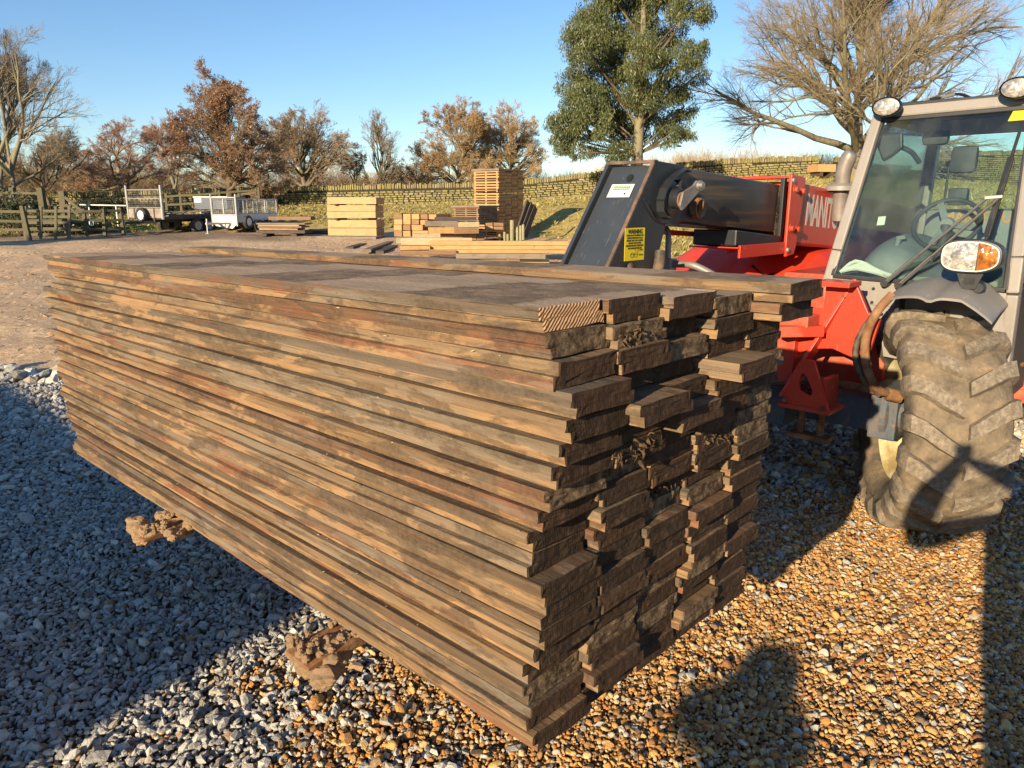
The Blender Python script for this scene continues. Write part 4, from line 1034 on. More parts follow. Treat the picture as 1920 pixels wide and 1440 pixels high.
# ------------------------------------------------------------------ telehandler (local x: to the viewer's right, y: towards its rear, z: up)
VAZ = R_(43.7)
TH_ = empty('telehandler', (1.585, 4.386, 0), -VAZ)
tag(TH_, 'red and grey telehandler carrying the stack of planks on its forks', 'telehandler')
def P(mb, name, mats, **kw): return mb.build(name, mats, kw.pop('parent', TH_), **kw)
def wheel(x, y, R=.6, W=.40, steer=0.):
    inner = -1 if x > 0 else 1     # side facing the machine
    w = empty('wheel', (x, y, R), steer); w.parent = TH_
    # tyre
    prof = [(-.135, .335), (-.165, .35), (-.192, .40), (-.203, .455), (-.196, .51), (-.178, .545), (-.12, .560), (-.05, .568), (0, .570), (.05, .568), (.12, .560), (.178, .545), (.196, .51), (.203, .455), (.192, .40), (.165, .35), (.135, .335)]
    prof = [(a * W / .4, r * R / .6) for a, r in prof]
    n = 96; V, F, lug, side = [], [], [], []
    for a, r in prof:
        for k in range(n):
            t = 2 * math.pi * k / n; V.append((a, r * math.cos(t), r * math.sin(t))); lug.append(0); side.append(1. if abs(a) > .185 * W / .4 or r < .5 * R / .6 else 0.)
    for i in range(len(prof) - 1):
        for k in range(n): F.append((i * n + k, i * n + (k + 1) % n, (i + 1) * n + (k + 1) % n, (i + 1) * n + k))
    NL = 18; q = random.Random(int(x * 10 + y * 7))
    for j in range(NL):
        for s in (-1, 1):
            a0 = 2 * math.pi * (j + (.5 if s > 0 else 0)) / NL
            st = [(.012, 0, .0), (.055, .05, 0), (.105, .115, 0), (.155, .185, -.002), (.186, .225, -.018), (.204, .235, -.065), (.205, .235, -.115)]
            b = len(V)
            for (ax, da, dr) in st:
                ax = ax * W / .4
                rad_top = (.600 + dr - (.010 * (ax / .2) ** 2)) * R / .6; rad_bot = (.555 if ax < .17 else .52 + dr * .6) * R / .6
                hw = (.030 + .012 * (ax / .2)) / R + q.uniform(-.003, .003)
                if ax > .2 * W / .4 * .99: rad_bot = rad_top - .03; 
                for (rad, wv, xo) in ((rad_bot, hw * 1.45, 0), (rad_top, hw, .004 if ax > .18 else 0), (rad_top, -hw, .004 if ax > .18 else 0), (rad_bot, -hw * 1.45, 0)):
                    # circumferential angle: shoulders run upwards at the front of the wheel
                    t = math.pi + (-(a0) - da + wv)
                    rr = rad + q.uniform(-.003, .003)
                    xx = s * (ax + xo + (.016 if ax > .2 and rad == rad_top else 0))
                    V.append((xx, rr * math.cos(t), rr * math.sin(t))); lug.append(1. if rad == rad_top else .35); side.append(1. if ax > .195 * W / .4 else 0.)
            for i in range(len(st) - 1):
                for k in range(3):
                    f = (b + i * 4 + k, b + i * 4 + k + 1, b + (i + 1) * 4 + k + 1, b + (i + 1) * 4 + k); F.append(f if s > 0 else f[::-1])
            F.append((b, b + 1, b + 2, b + 3)); e = b + (len(st) - 1) * 4; F.append((e, e + 1, e + 2, e + 3))
    me = mesh_np('tyre', V, F, [M['tyre']]); vattr(me, 'lug', lug); vattr(me, 'side', side)
    import bmesh
    bm = bmesh.new(); bm.from_mesh(me); bmesh.ops.recalc_face_normals(bm, faces=bm.faces)
    for f in bm.faces: f.smooth = f.index < (len(prof) - 1) * n
    bm.to_mesh(me); bm.free()
    link('tyre', me, w)
    mb = MB(); k = R / .6
    mb.lathe([(a * inner, r * k) for a, r in ((.14, .36), (.155, .345), (.135, .335), (.11, .30), (.05, .285), (.02, .24), (.02, .16), (.06, .13), (.06, .02))], (0, 0, 0), 'x', 40)
    mb.lathe([(-a * inner, r * k) for a, r in ((.14, .36), (.155, .345), (.135, .335), (.10, .30), (.06, .285), (.04, .24), (.03, .16), (.10, .13), (.12, .02))], (0, 0, 0), 'x', 40)
    P(mb, 'rim', M['ivory'], parent=w, smooth=True)
    mb = MB(); mb.lathe([(-.075 * inner, .0), (-.075 * inner, .016), (-.03 * inner, .016)], (0, 0, 0), 'x', 6)
    n0 = None
    for i in range(8):
        t = i * math.pi / 4; p = (0, .2 * k * math.cos(t), .2 * k * math.sin(t))
        if n0 is None: n0 = P(mb, 'wheel_nut', M['steel'], parent=w, loc=p)
        else: link('wheel_nut', n0.data, w, p)
    return w
wheel(.85, 0, .590, .45, R_(31)); wheel(-.92, 0, .59, .45, R_(21)); wheel(.92, 2.85); wheel(-.92, 2.85)
# axle and its fittings
mb = MB(); mb.box(-.62, .62, -.10, .12, .50, .68); mb.box(-.16, .16, -.18, .2, .45, .72); P(mb, 'axle', M['axle'], bevel=.012)
mb = MB(); mb.box(.60, .74, -.12, .12, .47, .76); mb.lathe([(.0, .15), (.03, .15), (.05, .10), (.12, .09)], (.66, 0, .6), 'x', 20); P(mb, 'hub_carrier', M['axle'], bevel=.01)
mb = MB(); mb.tube([(.30, -.20, .765), (.74, -.18, .745)], .022); mb.tube([(.70, -.2, .745), (.76, -.16, .73)], .034); P(mb, 'steering_rod', M['rust'], smooth=True)
mb = MB(); mb.tube([(.05, -.2, .72), (.30, -.2, .765)], .035); P(mb, 'steering_ram', M['steel'], smooth=True)
for xx in (.25, .36):
    mb = MB(); mb.bar((xx, -.14, .72), (xx, -.14, .42), .028, .028); P(mb, 'axle_clamp', M['rust'])
mb = MB(); mb.box(.19, .42, -.19, -.10, .40, .43); P(mb, 'clamp_plate', M['rust'], bevel=.004)
mb = MB(); mb.box(-.62, .58, .1, 3.4, .62, .98); P(mb, 'chassis', M['red_dirty'], bevel=.01)
# front frame of red plates
mb = MB()
mb.prism([(.10, 1.17), (.375, 1.17), (.375, 1.30), (.52, 1.325), (.60, 1.17), (.66, 1.14), (.63, .98), (.55, .93), (.44, .965), (.33, .95), (.235, .90), (.22, .80), (.02, .78), (.02, 1.17)], 'y', -.31, -.28)
P(mb, 'front_plate', M['red'], bevel=.004)
mb = MB(); mb.prism([(-.46, .70), (-.30, .70), (-.27, .92), (-.27, 1.315), (-.30, 1.335)], 'x', .50, .52)
for i, v in enumerate(mb.v): mb.v[i] = (v[0] - (1.33 - v[2]) * .42, v[1], v[2])
P(mb, 'diagonal_rib', M['red'], bevel=.003)
mb = MB(); mb.box(.36, .54, -.44, -.27, 1.30, 1.325); P(mb, 'top_flange', M['red'], bevel=.003)
mb = MB(); mb.box(-.70, .36, -.46, -.16, 1.08, 1.14); P(mb, 'cross_beam', M['red_dirty'], bevel=.006)
mb = MB(); mb.box(-.70, .26, -.36, -.16, .76, 1.06); P(mb, 'front_cross_box', M['red_dirty'], bevel=.006)
# square stub
mb = MB()
for (a, b_, c_, d_) in ((.0, .055, .0, .006), (.0, .055, .049, .055), (.0, .006, .006, .049), (.049, .055, .006, .049)): mb.box(a, b_, -.14, .10, c_, d_)
P(mb, 'square_stub', M['red_dirty'], loc=(.31, -.42, 1.035), rot=(0, 0, R_(-42)))
# foot bracket with hole
def plate_with_hole(outer, hole, axis, a, b_):
    mb = MB(); n = len(outer); h = [hole[i % len(hole)] for i in range(n)]
    def Q(p, w): return {'x': (w, p[0], p[1]), 'y': (p[0], w, p[1])}[axis]
    for w in (a, b_): mb.add([Q(p, w) for p in outer] + [Q(p, w) for p in h], [(i, (i + 1) % n, n + (i + 1) % n, n + i) for i in range(n)])
    mb.add([Q(p, a) for p in outer] + [Q(p, b_) for p in outer], [(i, (i + 1) % n, n + (i + 1) % n, n + i) for i in range(n)])
    mb.add([Q(p, a) for p in h] + [Q(p, b_) for p in h], [(i, (i + 1) % n, n + (i + 1) % n, n + i) for i in range(n)])
    return mb
outer = [(.245, .665), (.34, .655), (.46, .645), (.50, .655), (.485, .70), (.42, .86), (.40, .91), (.345, .915), (.315, .88), (.285, .78)]
hole = [(.335, .745), (.36, .73), (.395, .72), (.41, .735), (.405, .76), (.385, .80), (.37, .83), (.35, .84), (.335, .82), (.33, .78)]
P(plate_with_hole(outer, hole, 'y', -.44, -.415), 'foot_bracket', M['red'])
mb = MB(); mb.box(.235, .51, -.45, -.24, .638, .660); mb.box(.44, .47, -.41, -.25, .66, .82); P(mb, 'bracket_foot', M['red_dirty'], bevel=.003)
for p in ((.27, -.455, .68), (.47, -.455, .67), (.30, -.325, 1.10), (.47, -.325, 1.24)):
    mb = MB(); mb.lathe([(0, 0.0), (0, .014), (.02, .014)], p, 'y', 6); P(mb, 'bolt', M['rust'])
# hydraulic hoses beside the wheel
for pts, r_h, mt in (([(.70, -.30, 1.27), (.655, -.36, 1.18), (.625, -.38, 1.05), (.64, -.36, .90), (.68, -.28, .78), (.72, -.16, .74)], .022, 'rust'),
                     ([(.66, -.28, 1.22), (.60, -.34, 1.10), (.575, -.36, .98), (.61, -.34, .85), (.67, -.22, .74)], .016, 'rubberhose'),
                     ([(.63, -.24, 1.16), (.57, -.28, 1.06), (.56, -.28, .95), (.60, -.24, .82)], .013, 'rubberhose')):
    mb = MB(); pp = [Vector(p) for p in pts]; sm = []
    for i in range(len(pp) - 1):
        p0, p1, p2, p3 = pp[max(i - 1, 0)], pp[i], pp[i + 1], pp[min(i + 2, len(pp) - 1)]
        for u in (0, .25, .5, .75): sm.append(.5 * ((2 * p1) + (p2 - p0) * u + (2 * p0 - 5 * p1 + 4 * p2 - p3) * u * u + (3 * p1 - p0 - 3 * p2 + p3) * u ** 3))
    mb.tube(sm + [pp[-1]], r_h, 10); P(mb, 'hose', M[mt], smooth=True)
# mudguard: a curved shell over the front tyre
def shell(fn, nu, nv, th, name, mat, parent=TH_, smooth=True):
    V, F = [], []
    for off in (0, -th):
        for i in range(nu + 1):
            for j in range(nv + 1):
                p = Vector(fn(i / nu, j / nv)); V.append((p.x, p.y, p.z + off))
    N = (nu + 1) * (nv + 1); I = lambda i, j, o=0: o * N + i * (nv + 1) + j
    for i in range(nu):
        for j in range(nv):
            F.append((I(i, j), I(i + 1, j), I(i + 1, j + 1), I(i, j + 1))); F.append((I(i, j, 1), I(i, j + 1, 1), I(i + 1, j + 1, 1), I(i + 1, j, 1)))
    for i in range(nu):
        for j in (0, nv): F.append((I(i, j), I(i + 1, j), I(i + 1, j, 1), I(i, j, 1)))
    for j in range(nv):
        for i in (0, nu): F.append((I(i, j), I(i, j + 1), I(i, j + 1, 1), I(i, j, 1)))
    mb = MB(); mb.add(V, F); return P(mb, name, M[mat], smooth=smooth, parent=parent)
def guard(u, v):
    x = .665 + .475 * u; y = -.40 + 1.0 * v
    z = 1.345 - .30 * (y - .05) ** 2 - .05 * abs(2 * u - 1) ** 3 - .018 * math.exp(-((u - .48) / .06) ** 2)
    z -= .055 * max(0, u - .75) / .25
    y2 = y + .10 * abs(2 * u - 1) ** 2 * (1 - v)
    return (x, y2, z)
shell(guard, 24, 14, .012, 'mudguard', 'fender')
mb = MB(); mb.box(.66, .68, -.1, .3, 1.10, 1.30); P(mb, 'mudguard_bracket', M['black'])
# ---- boom head
HX0, HX1 = -.57, -.27
side = [(-.966, 1.918), (-1.344, 1.40), (-1.78, .80), (-1.50, .70), (-1.02, 1.16), (-.935, 1.30), (-.905, 1.46), (-.855, 1.60), (-.70, 1.612), (-.70, 1.903)]
for xa, xb in ((HX0, HX0 + .02), (HX1 - .02, HX1)):
    mb = MB(); mb.prism(side, 'x', xa, xb); P(mb, 'head_side_plate', M['boomblack'], bevel=.003)
fdir = Vector((0, -1.344 + .966, 1.40 - 1.918)).normalized(); fn = Vector((0, fdir.z, -fdir.y)) ; fn = fn if fn.y < 0 else -fn
p0 = Vector((0, -.966, 1.918)); p1 = p0 + fdir * 1.35
mb = MB(); 
for inset, xa, xb in ((.022, HX0 + .02, HX1 - .02),):
    a_ = p0 - fn * inset; b_ = p1 - fn * inset
    mb.add([(xa, a_.y, a_.z - .01), (xb, a_.y, a_.z - .01), (xb, b_.y, b_.z), (xa, b_.y, b_.z), (xa, a_.y + .012, a_.z - .018), (xb, a_.y + .012, a_.z - .018), (xb, b_.y + .012, b_.z), (xa, b_.y + .012, b_.z)], [(0, 1, 2, 3), (4, 7, 6, 5), (0, 4, 5, 1), (3, 2, 6, 7), (0, 3, 7, 4), (1, 5, 6, 2)])
P(mb, 'head_front_plate', M['caseblack'])
for xa in (HX1 - .018,):
    mb = MB(); mb.bar(Vector((xa + .008, 0, 0)) + p0 + fn * .002, Vector((xa + .008, 0, 0)) + p1 + fn * .002, .020, .012, up=tuple(fn)); P(mb, 'worn_edge_strip', M['rail'], bevel=.002)
mb = MB(); mb.bar(Vector((HX0 + .010, 0, 0)) + p0 + fn * .002, Vector((HX0 + .010, 0, 0)) + p1 + fn * .002, .020, .012, up=tuple(fn)); P(mb, 'edge_strip', M['caseblack'], bevel=.002)
mb = MB(); mb.box(HX0, HX1, -.985, -.95, 1.906, 1.922); P(mb, 'worn_edge_strip', M['rail'], bevel=.002)
def onplate(x, d, h=.0): # d metres down the slanted plate
    q = p0 + fdir * d - fn * (.022 - h); return Vector((x, q.y, q.z))
# round hole (dark tube mouth) and white label
mb = MB(); ang = [2 * math.pi * i / 20 for i in range(20)]
mb.add([onplate(-.405 + .019 * math.cos(a_), .085 + .023 * math.sin(a_), .0015) for a_ in ang] , [tuple(range(20))]); P(mb, 'round_hole', M['ink'])
def plate_label(x0, x1, d0, d1, h, mat, name, parent=TH_):
    mb = MB(); mb.add([onplate(x0, d0, h), onplate(x1, d0, h), onplate(x1, d1, h), onplate(x0, d1, h)] + [onplate(x0, d0, h - .001), onplate(x1, d0, h - .001), onplate(x1, d1, h - .001), onplate(x0, d1, h - .001)], [(0, 1, 2, 3), (4, 5, 6, 7), (0, 1, 5, 4), (2, 3, 7, 6), (1, 2, 6, 5), (0, 3, 7, 4)])
    return P(mb, name, M[mat], parent=parent)
wl = plate_label(-.495, -.355, .125, .205, .002, 'labelwhite', 'white_sticker')
plate_label(-.475, -.375, .135, .160, .0035, 'labelgreen', 'green_print', wl)
for k in range(9): plate_label(-.471 + .0105 * k, -.4645 + .0105 * k, .1405, .1445, .0045, 'labelwhite', 'print_mark', wl)
for k in range(9): plate_label(-.470 + .0105 * k, -.4645 + .0105 * k, .150, .1545, .0045, 'labelwhite', 'print_mark', wl)
plate_label(-.397, -.385, .180, .190, .0035, 'ink', 'print_mark', wl)
# yellow warning label on the side plate
def text(body, size, mat, parent, loc, rot, sx=1., bold=0., align='CENTER', name='lettering', sp=1.):
    cu = bpy.data.curves.new(name, 'FONT'); cu.body = body; cu.size = size; cu.align_x = align; cu.align_y = 'CENTER'; cu.offset = bold; cu.extrude = .0004; cu.space_line = sp; cu.resolution_u = 3
    cu.materials.append(mat); o = bpy.data.objects.new(name, cu); C.objects.link(o); bpy.context.view_layer.update()
    me = bpy.data.meshes.new_from_object(o); bpy.data.objects.remove(o); o = link(name, me, parent, loc, rot); o.scale = (sx, 1, 1); return o
RX = (R_(90), 0, R_(90))        # text lying on a face that looks to local +x
mb = MB(); mb.box(HX1, HX1 + .0015, -1.215, -1.045, 1.433, 1.592); yl = P(mb, 'warning_label', M['yellow'])
text('WARNING', .030, M['ink'], yl, (HX1 + .002, -1.128, 1.573), RX, .85, .0008)
text('AFTER AN ATTACHMENT HAS\nBEEN LOCKED INTO PLACE\nENSURE THAT THE LOCKING\nPIN IS IN THE LOCKED\nPOSITION BEFORE OPERATING\nTHE AUXILIARY CIRCUIT', .0125, M['ink'], yl, (HX1 + .002, -1.13, 1.524), RX, .86, .0002)
mb = MB()
def wire(mb, pts, r=.0009): mb.tube([(HX1 + .002, y, z) for y, z in pts], r, 4)
for cy in (-1.150, -1.120): wire(mb, [(cy + .014 * math.cos(a_), 1.459 + .012 * math.sin(a_)) for a_ in [i * math.pi / 6 for i in range(13)]])
wire(mb, [(-1.165, 1.462), (-1.105, 1.462), (-1.100, 1.475), (-1.125, 1.482), (-1.118, 1.496), (-1.102, 1.494), (-1.098, 1.478)])
P(mb, 'pictogram', M['ink'], parent=yl)
text('LOCKED', .009, M['ink'], yl, (HX1 + .002, -1.073, 1.483), RX, .8); text('UNLOCKED', .009, M['ink'], yl, (HX1 + .002, -1.073, 1.458), RX, .7)
# pin boss on the side of the head
mb = MB(); mb.lathe([(0, .088), (.028, .086), (.034, .078), (.034, .052), (.07, .052), (.078, .044), (.078, .0)], (HX1, -.845, 1.735), 'x', 36); P(mb, 'pin_boss', M['boomblack'], smooth=True)
mb = MB(); mb.lathe([(.079, .042), (.086, .038), (.086, .022), (.080, .018), (.080, .0)], (HX1, -.845, 1.725), 'x', 28); P(mb, 'pin_end', M['rust'], smooth=True)
mb = MB()
mb.prism([(-.885, 1.70), (-.86, 1.675), (-.83, 1.69), (-.695, 1.775), (-.68, 1.80), (-.695, 1.825), (-.73, 1.825), (-.76, 1.80), (-.86, 1.765)], 'x', HX1 + .086, HX1 + .100); P(mb, 'pin_keeper', M['pipe'], bevel=.003)
mb = MB(); mb.lathe([(.10, .026), (.112, .026), (.112, .017), (.126, .017), (.126, 0)], (HX1, -.712, 1.80), 'x', 16); P(mb, 'bolt', M['steel'], smooth=True)
mb = MB(); mb.lathe([(.0, .03), (.05, .03), (.05, 0)], (HX1, -.775, 1.80), 'x', 20); P(mb, 'spacer', M['boomblack'], smooth=True)
g = [(-.70, 1.868), (-.74, 1.878), (-.80, 1.856), (-.87, 1.82), (-.925, 1.775), (-.95, 1.72), (-.945, 1.67), (-.915, 1.64), (-.875, 1.63)]
mb = MB(); 
for i in range(len(g) - 1): mb.bar((HX1 + .022, g[i][0], g[i][1]), (HX1 + .022, g[i + 1][0], g[i + 1][1]), .044, .010, up=(1, 0, 0)) if False else mb.add([(HX1 + s_, q[0], q[1] + t_) for s_ in (0, .045) for q in (g[i], g[i + 1]) for t_ in (0, .010)], [(0, 2, 3, 1), (4, 5, 7, 6), (0, 4, 6, 2), (1, 3, 7, 5), (0, 1, 5, 4), (2, 6, 7, 3)])
P(mb, 'boss_guard', M['boomblack'])
mb = MB(); mb.lathe([(-.02, .0), (-.02, .036), (.030, .038), (.040, .046), (.036, .055), (.0, .058)], (HX1, -.57, 1.685), 'x', 28); P(mb, 'grease_port', M['rust'], smooth=True)
mb = MB(); mb.lathe([(.004, .0), (.004, .034)], (HX1, -.57, 1.685), 'x', 20); P(mb, 'port_hole_dark', M['ink'])  # black disc standing in for the shade inside the open port
mb = MB(); mb.tube([(HX1 + .002, -1.07, 1.73), (HX1 + .003, -1.02, 1.68), (HX1 + .003, -.97, 1.635), (HX1 + .002, -.90, 1.612), (HX1 + .002, -.84, 1.612)], .007, 8); P(mb, 'weld_seam', M['boomblack'], smooth=True)
# ---- inner boom, brush seal, outer boom
def slope_box(mb, x0, x1, ya, za0, za1, yb, zb0, zb1):
    mb.add([(x0, ya, za0), (x1, ya, za0), (x1, ya, za1), (x0, ya, za1), (x0, yb, zb0), (x1, yb, zb0), (x1, yb, zb1), (x0, yb, zb1)], [(0, 3, 2, 1), (4, 5, 6, 7), (0, 1, 5, 4), (3, 7, 6, 2), (0, 4, 7, 3), (1, 2, 6, 5)]); return mb
mb = slope_box(MB(), HX0 + .004, HX1 - .004, -.72, 1.612, 1.900, .70, 1.505, 1.820); P(mb, 'inner_boom', M['slide'], bevel=.035, smooth=True)
mb = slope_box(MB(), HX1 - .03, HX1 + .006, -.86, 1.596, 1.612, -.45, 1.572, 1.588); P(mb, 'lower_rib', M['boomblack'], bevel=.003)
mb = slope_box(MB(), HX0 - .03, HX0 + .01, -.80, 1.555, 1.585, .55, 1.475, 1.505); P(mb, 'slide_rail', M['red'])
mb = MB(); q = random.Random(3)
for i in range(150):
    z = 1.50 + .335 * i / 150; y = .455 + .10 * (z - 1.5) + q.uniform(-.004, .004)
    mb.bar((HX1 + .012, y + .03, z), (HX1 + q.uniform(.0, .008), y - q.uniform(.02, .04), z + q.uniform(-.006, .002)), .004, .003)
o = P(mb, 'brush_seal', M['rubberhose']); o['kind'] = 'stuff'
mb = slope_box(MB(), HX1 + .002, HX1 + .028, .462, 1.44, 1.87, .50, 1.44, 1.87); P(mb, 'seal_holder', M['black'], bevel=.003)
mb = MB(); mb.prism([(.485, 1.892), (.70, 1.875), (.70, 1.84), (.635, 1.43), (.61, 1.385), (.50, 1.375), (.485, 1.45)], 'x', HX1 + .045, HX1 + .065); P(mb, 'boom_collar_plate', M['red'], bevel=.006)
mb = MB(); mb.prism([(.485, 1.892), (.70, 1.875), (.70, 1.84), (.635, 1.43), (.61, 1.385), (.50, 1.375), (.485, 1.45)], 'x', HX0 - .06, HX0 - .04); P(mb, 'boom_collar_plate', M['red'], bevel=.006)
mb = MB(); mb.box(HX0 - .04, HX1 + .045, .49, .70, 1.868, 1.885); P(mb, 'boom_collar_top', M['red'], bevel=.004)
for y, z in ((.545, 1.80), (.655, 1.79), (.53, 1.555), (.625, 1.548)):
    mb = MB(); mb.lathe([(.0, .030), (.004, .030), (.004, .018), (.022, .018), (.022, 0)], (HX1 + .065, y, z), 'x', 12); P(mb, 'collar_bolt', M['red_dirty'])
for y, z in ((.50, 1.855), (.50, 1.42)):
    mb = MB(); mb.lathe([(.0, .012), (.012, .012), (.012, 0)], (HX1 + .065, y, z), 'x', 10); P(mb, 'bolt', M['galv'])
mb = slope_box(MB(), HX0 - .035, HX1 + .040, .60, 1.447, 1.852, 4.0, 1.20, 1.62); P(mb, 'outer_boom', M['red'], bevel=.02)
mb = slope_box(MB(), HX1 - .28, HX1 + .05, -.14, 1.452, 1.46, .55, 1.395, 1.403); mb.box(HX1 + .04, HX1 + .055, -.12, .55, 1.395, 1.47); P(mb, 'underboom_tray', M['red'], bevel=.003)
mb = slope_box(MB(), HX1 - .26, HX1 + .03, -.13, 1.465, 1.56, .50, 1.41, 1.505); P(mb, 'compensation_ram', M['black'], bevel=.01)
text('MANITOU', .285, M['letter'], TH_, (HX1 + .0415, .805, 1.662), (R_(90), R_(4), R_(90)), .53, .007, 'LEFT')
# pipes in front of the bonnet
def catmull(pts, k=5):
    pp = [Vector(p) for p in pts]; out = []
    for i in range(len(pp) - 1):
        a_, b_, c_, d_ = pp[max(i - 1, 0)], pp[i], pp[i + 1], pp[min(i + 2, len(pp) - 1)]
        for j in range(k): u = j / k; out.append(.5 * ((2 * b_) + (c_ - a_) * u + (2 * a_ - 5 * b_ + 4 * c_ - d_) * u * u + (3 * b_ - a_ - 3 * c_ + d_) * u ** 3))
    return out + [pp[-1]]
mb = MB(); mb.tube(catmull([(-.47, -.6, 1.60), (-.43, -.6, 1.575), (-.41, -.6, 1.54), (-.408, -.6, 1.47), (-.406, -.6, 1.41)]), .017, 12); P(mb, 'mirror_arm', M['pipe'], smooth=True)
mb = MB(); mb.box(-.43, -.365, -.64, -.57, 1.345, 1.41); P(mb, 'arm_bracket', M['grey'], bevel=.004)
mb = MB(); mb.tube(catmull([(-.365, -.6, 1.380), (-.30, -.6, 1.384), (-.235, -.6, 1.378), (-.17, -.58, 1.350), (-.11, -.55, 1.31), (-.06, -.5, 1.24)]), .020, 12); P(mb, 'bent_pipe', M['pipe'], smooth=True)
mb = MB(); mb.tube(catmull([(-.30, -1.02, 1.18), (-.262, -.985, 1.28), (-.245, -.945, 1.38), (-.255, -.92, 1.47)]), .030, 10); P(mb, 'head_hose', M['rubberhose'], smooth=True)
mb = MB(); mb.tube(catmull([(-.20, -1.25, 1.30), (-.235, -1.21, 1.395), (-.255, -1.18, 1.41), (-.27, -1.14, 1.40)]), .014, 8); P(mb, 'head_hose', M['rubberhose'], smooth=True)
mb = MB(); mb.lathe([(0, .0), (0, .030), (.02, .034), (.03, .0)], (-.305, -1.47, 1.375), 'y', 18); P(mb, 'ivory_cap', M['labelwhite'], smooth=True)
# carriage and forks under the stack
mb = MB(); mb.box(-1.0, .60, -2.33, -2.25, .62, .72); mb.box(-1.0, .60, -2.33, -2.25, 1.05, 1.15)
for x in (-.95, -.45, .0, .5): mb.box(x, x + .05, -2.33, -2.25, .72, 1.05)
P(mb, 'fork_carriage', M['caseblack'], bevel=.006)
mb = MB(); mb.box(-.56, -.28, -2.25, -1.55, .72, .98); P(mb, 'carriage_link', M['boomblack'], bevel=.01)
def lump(name, c, s, seed, parent):
    import bmesh
    bm = bmesh.new(); bmesh.ops.create_icosphere(bm, subdivisions=3, radius=1); r = np.random.RandomState(seed); K = r.randn(14, 3) * 4; ph = r.rand(14) * 6.28
    for v in bm.verts:
        d = np.array(v.co); k = 1 + .13 * sum(math.sin(float(K[i] @ d) + ph[i]) / (1 + i * .22) for i in range(14)) * .55 + r.uniform(-.09, .09)
        v.co = Vector(d * k) * 1.0
    me = bpy.data.meshes.new(name); bm.to_mesh(me); bm.free(); me.materials.append(M['mud']); o = link(name, me, parent, c); o.scale = s; return o
for i, fx in enumerate((-.735, .325)):
    f = MB(); f.prism([(-2.33, .553), (-2.33, 1.12), (-2.375, 1.12), (-2.375, .600), (-3.36, .585), (-3.43, .572), (-3.43, .562)], 'x', fx - .055, fx + .055); fo = P(f, 'fork', M['rust'], bevel=.003)
    q = random.Random(70 + i)
    for k in range(20 + 6 * i):
        rr = q.uniform(.016, .036); lump('mud_clod', (fx + q.gauss(0, .045), -3.375 + q.uniform(-.06, .10), .572 + q.uniform(-.022 * (1 + i), .012)), (rr * 1.15, rr, rr * .8), 40 + 20 * i + k, fo)
    src = [o_ for o_ in fo.children][-3:]
    for k in range(34):
        rr = q.uniform(.005, .013); o_ = link('mud_clod', src[k % 3].data, fo, (fx + q.uniform(-.06, .06), -3.375 + q.uniform(-.05, .12), .588 + q.uniform(-.014, .016)), (q.uniform(0, 3), q.uniform(0, 3), 0)); o_.scale = (rr, rr, rr)
# ---- bonnet
def bonnet(u, v):
    x = -1.38 + 1.30 * u; y = -.02 + 2.7 * v
    top = np.interp(y, [-.02, .1, .3, .7, 1.1, 1.6, 2.2, 2.7], [.98, 1.08, 1.20, 1.38, 1.50, 1.53, 1.52, 1.42]); k = np.interp(x, [-1.38, -1.2, -1.05, -.85, -.66, -.62, -.4, -.2, -.08], [.30, .10, .03, 0, .012, .035, .075, .13, .28])
    return (x, y, top - k)
shell(bonnet, 44, 40, .01, 'bonnet', 'bonnet')
def onb(x, y, h=.003): 
    u, v = (x + 1.38) / 1.30, (y + .02) / 2.7; p = bonnet(u, v); return (p[0], p[1], p[2] + h)
mb = MB(); pts = [(-.50, .62), (-.36, .55), (-.33, .60), (-.40, .95), (-.46, 1.02), (-.56, 1.0)]
mb.add([onb(*p, .004) for p in pts], [tuple(range(len(pts)))]); P(mb, 'bonnet_slot', M['ink'])
mb = MB(); mb.box(-.62, -.05, -.3, .35, .98, 1.19); P(mb, 'engine_bay_frame', M['red_dirty'], bevel=.01)
mb = MB(); mb.box(-.10, .22, .25, 1.3, .95, 1.30); P(mb, 'inner_side_panel', M['red_dirty'], bevel=.01)
mb = MB(); mb.tube(catmull([(-.15, .50, 1.20), (-.08, .45, 1.235), (.02, .42, 1.28), (.14, .42, 1.31)]), .012, 8); P(mb, 'hose', M['rubberhose'], smooth=True)
mb = MB(); mb.tube(catmull([(-.17, 1.25, 1.60), (-.165, 1.22, 1.80), (-.155, 1.2, 1.93), (-.13, 1.2, 2.02), (-.105, 1.2, 2.055)]), [.052] * 16 + [.05, .047, .045, .04, .03], 18); P(mb, 'exhaust_pipe', M['pipe'], smooth=True)
mb = MB(); mb.lathe([(0, .11), (.03, .105), (.05, .06)], (-.165, 1.22, 1.80), 'z', 20); P(mb, 'exhaust_collar', M['grey'], smooth=True)
# ---- cab
def bars(name, pts, w, h, mat, bevel=.01, up=(0, 0, 1)):
    mb = MB()
    for a_, b_ in zip(pts, pts[1:]): mb.bar(a_, b_, w, h, up=up)
    return P(mb, name, M[mat], bevel=bevel)
bars('cab_pillar', [(.265, .02, 1.27), (.285, .06, 1.45), (.345, .31, 2.19)], .055, .075, 'grey', up=(0, 1, 0))
bars('cab_pillar', [(1.155, .05, .86), (1.150, .03, 1.28), (1.140, .07, 1.45), (1.085, .31, 2.20)], .055, .075, 'grey', up=(0, 1, 0))
bars('cab_pillar', [(.29, 1.46, 1.20), (.33, 1.44, 2.19)], .07, .08, 'grey'); bars('cab_pillar', [(1.14, 1.46, .9), (1.09, 1.44, 2.19)], .07, .08, 'grey')
bars('roof_header', [(.345, .30, 2.195), (1.085, .30, 2.205)], .06, .055, 'grey'); bars('roof_rail', [(.33, 1.44, 2.19), (1.09, 1.44, 2.19)], .07, .06, 'grey')
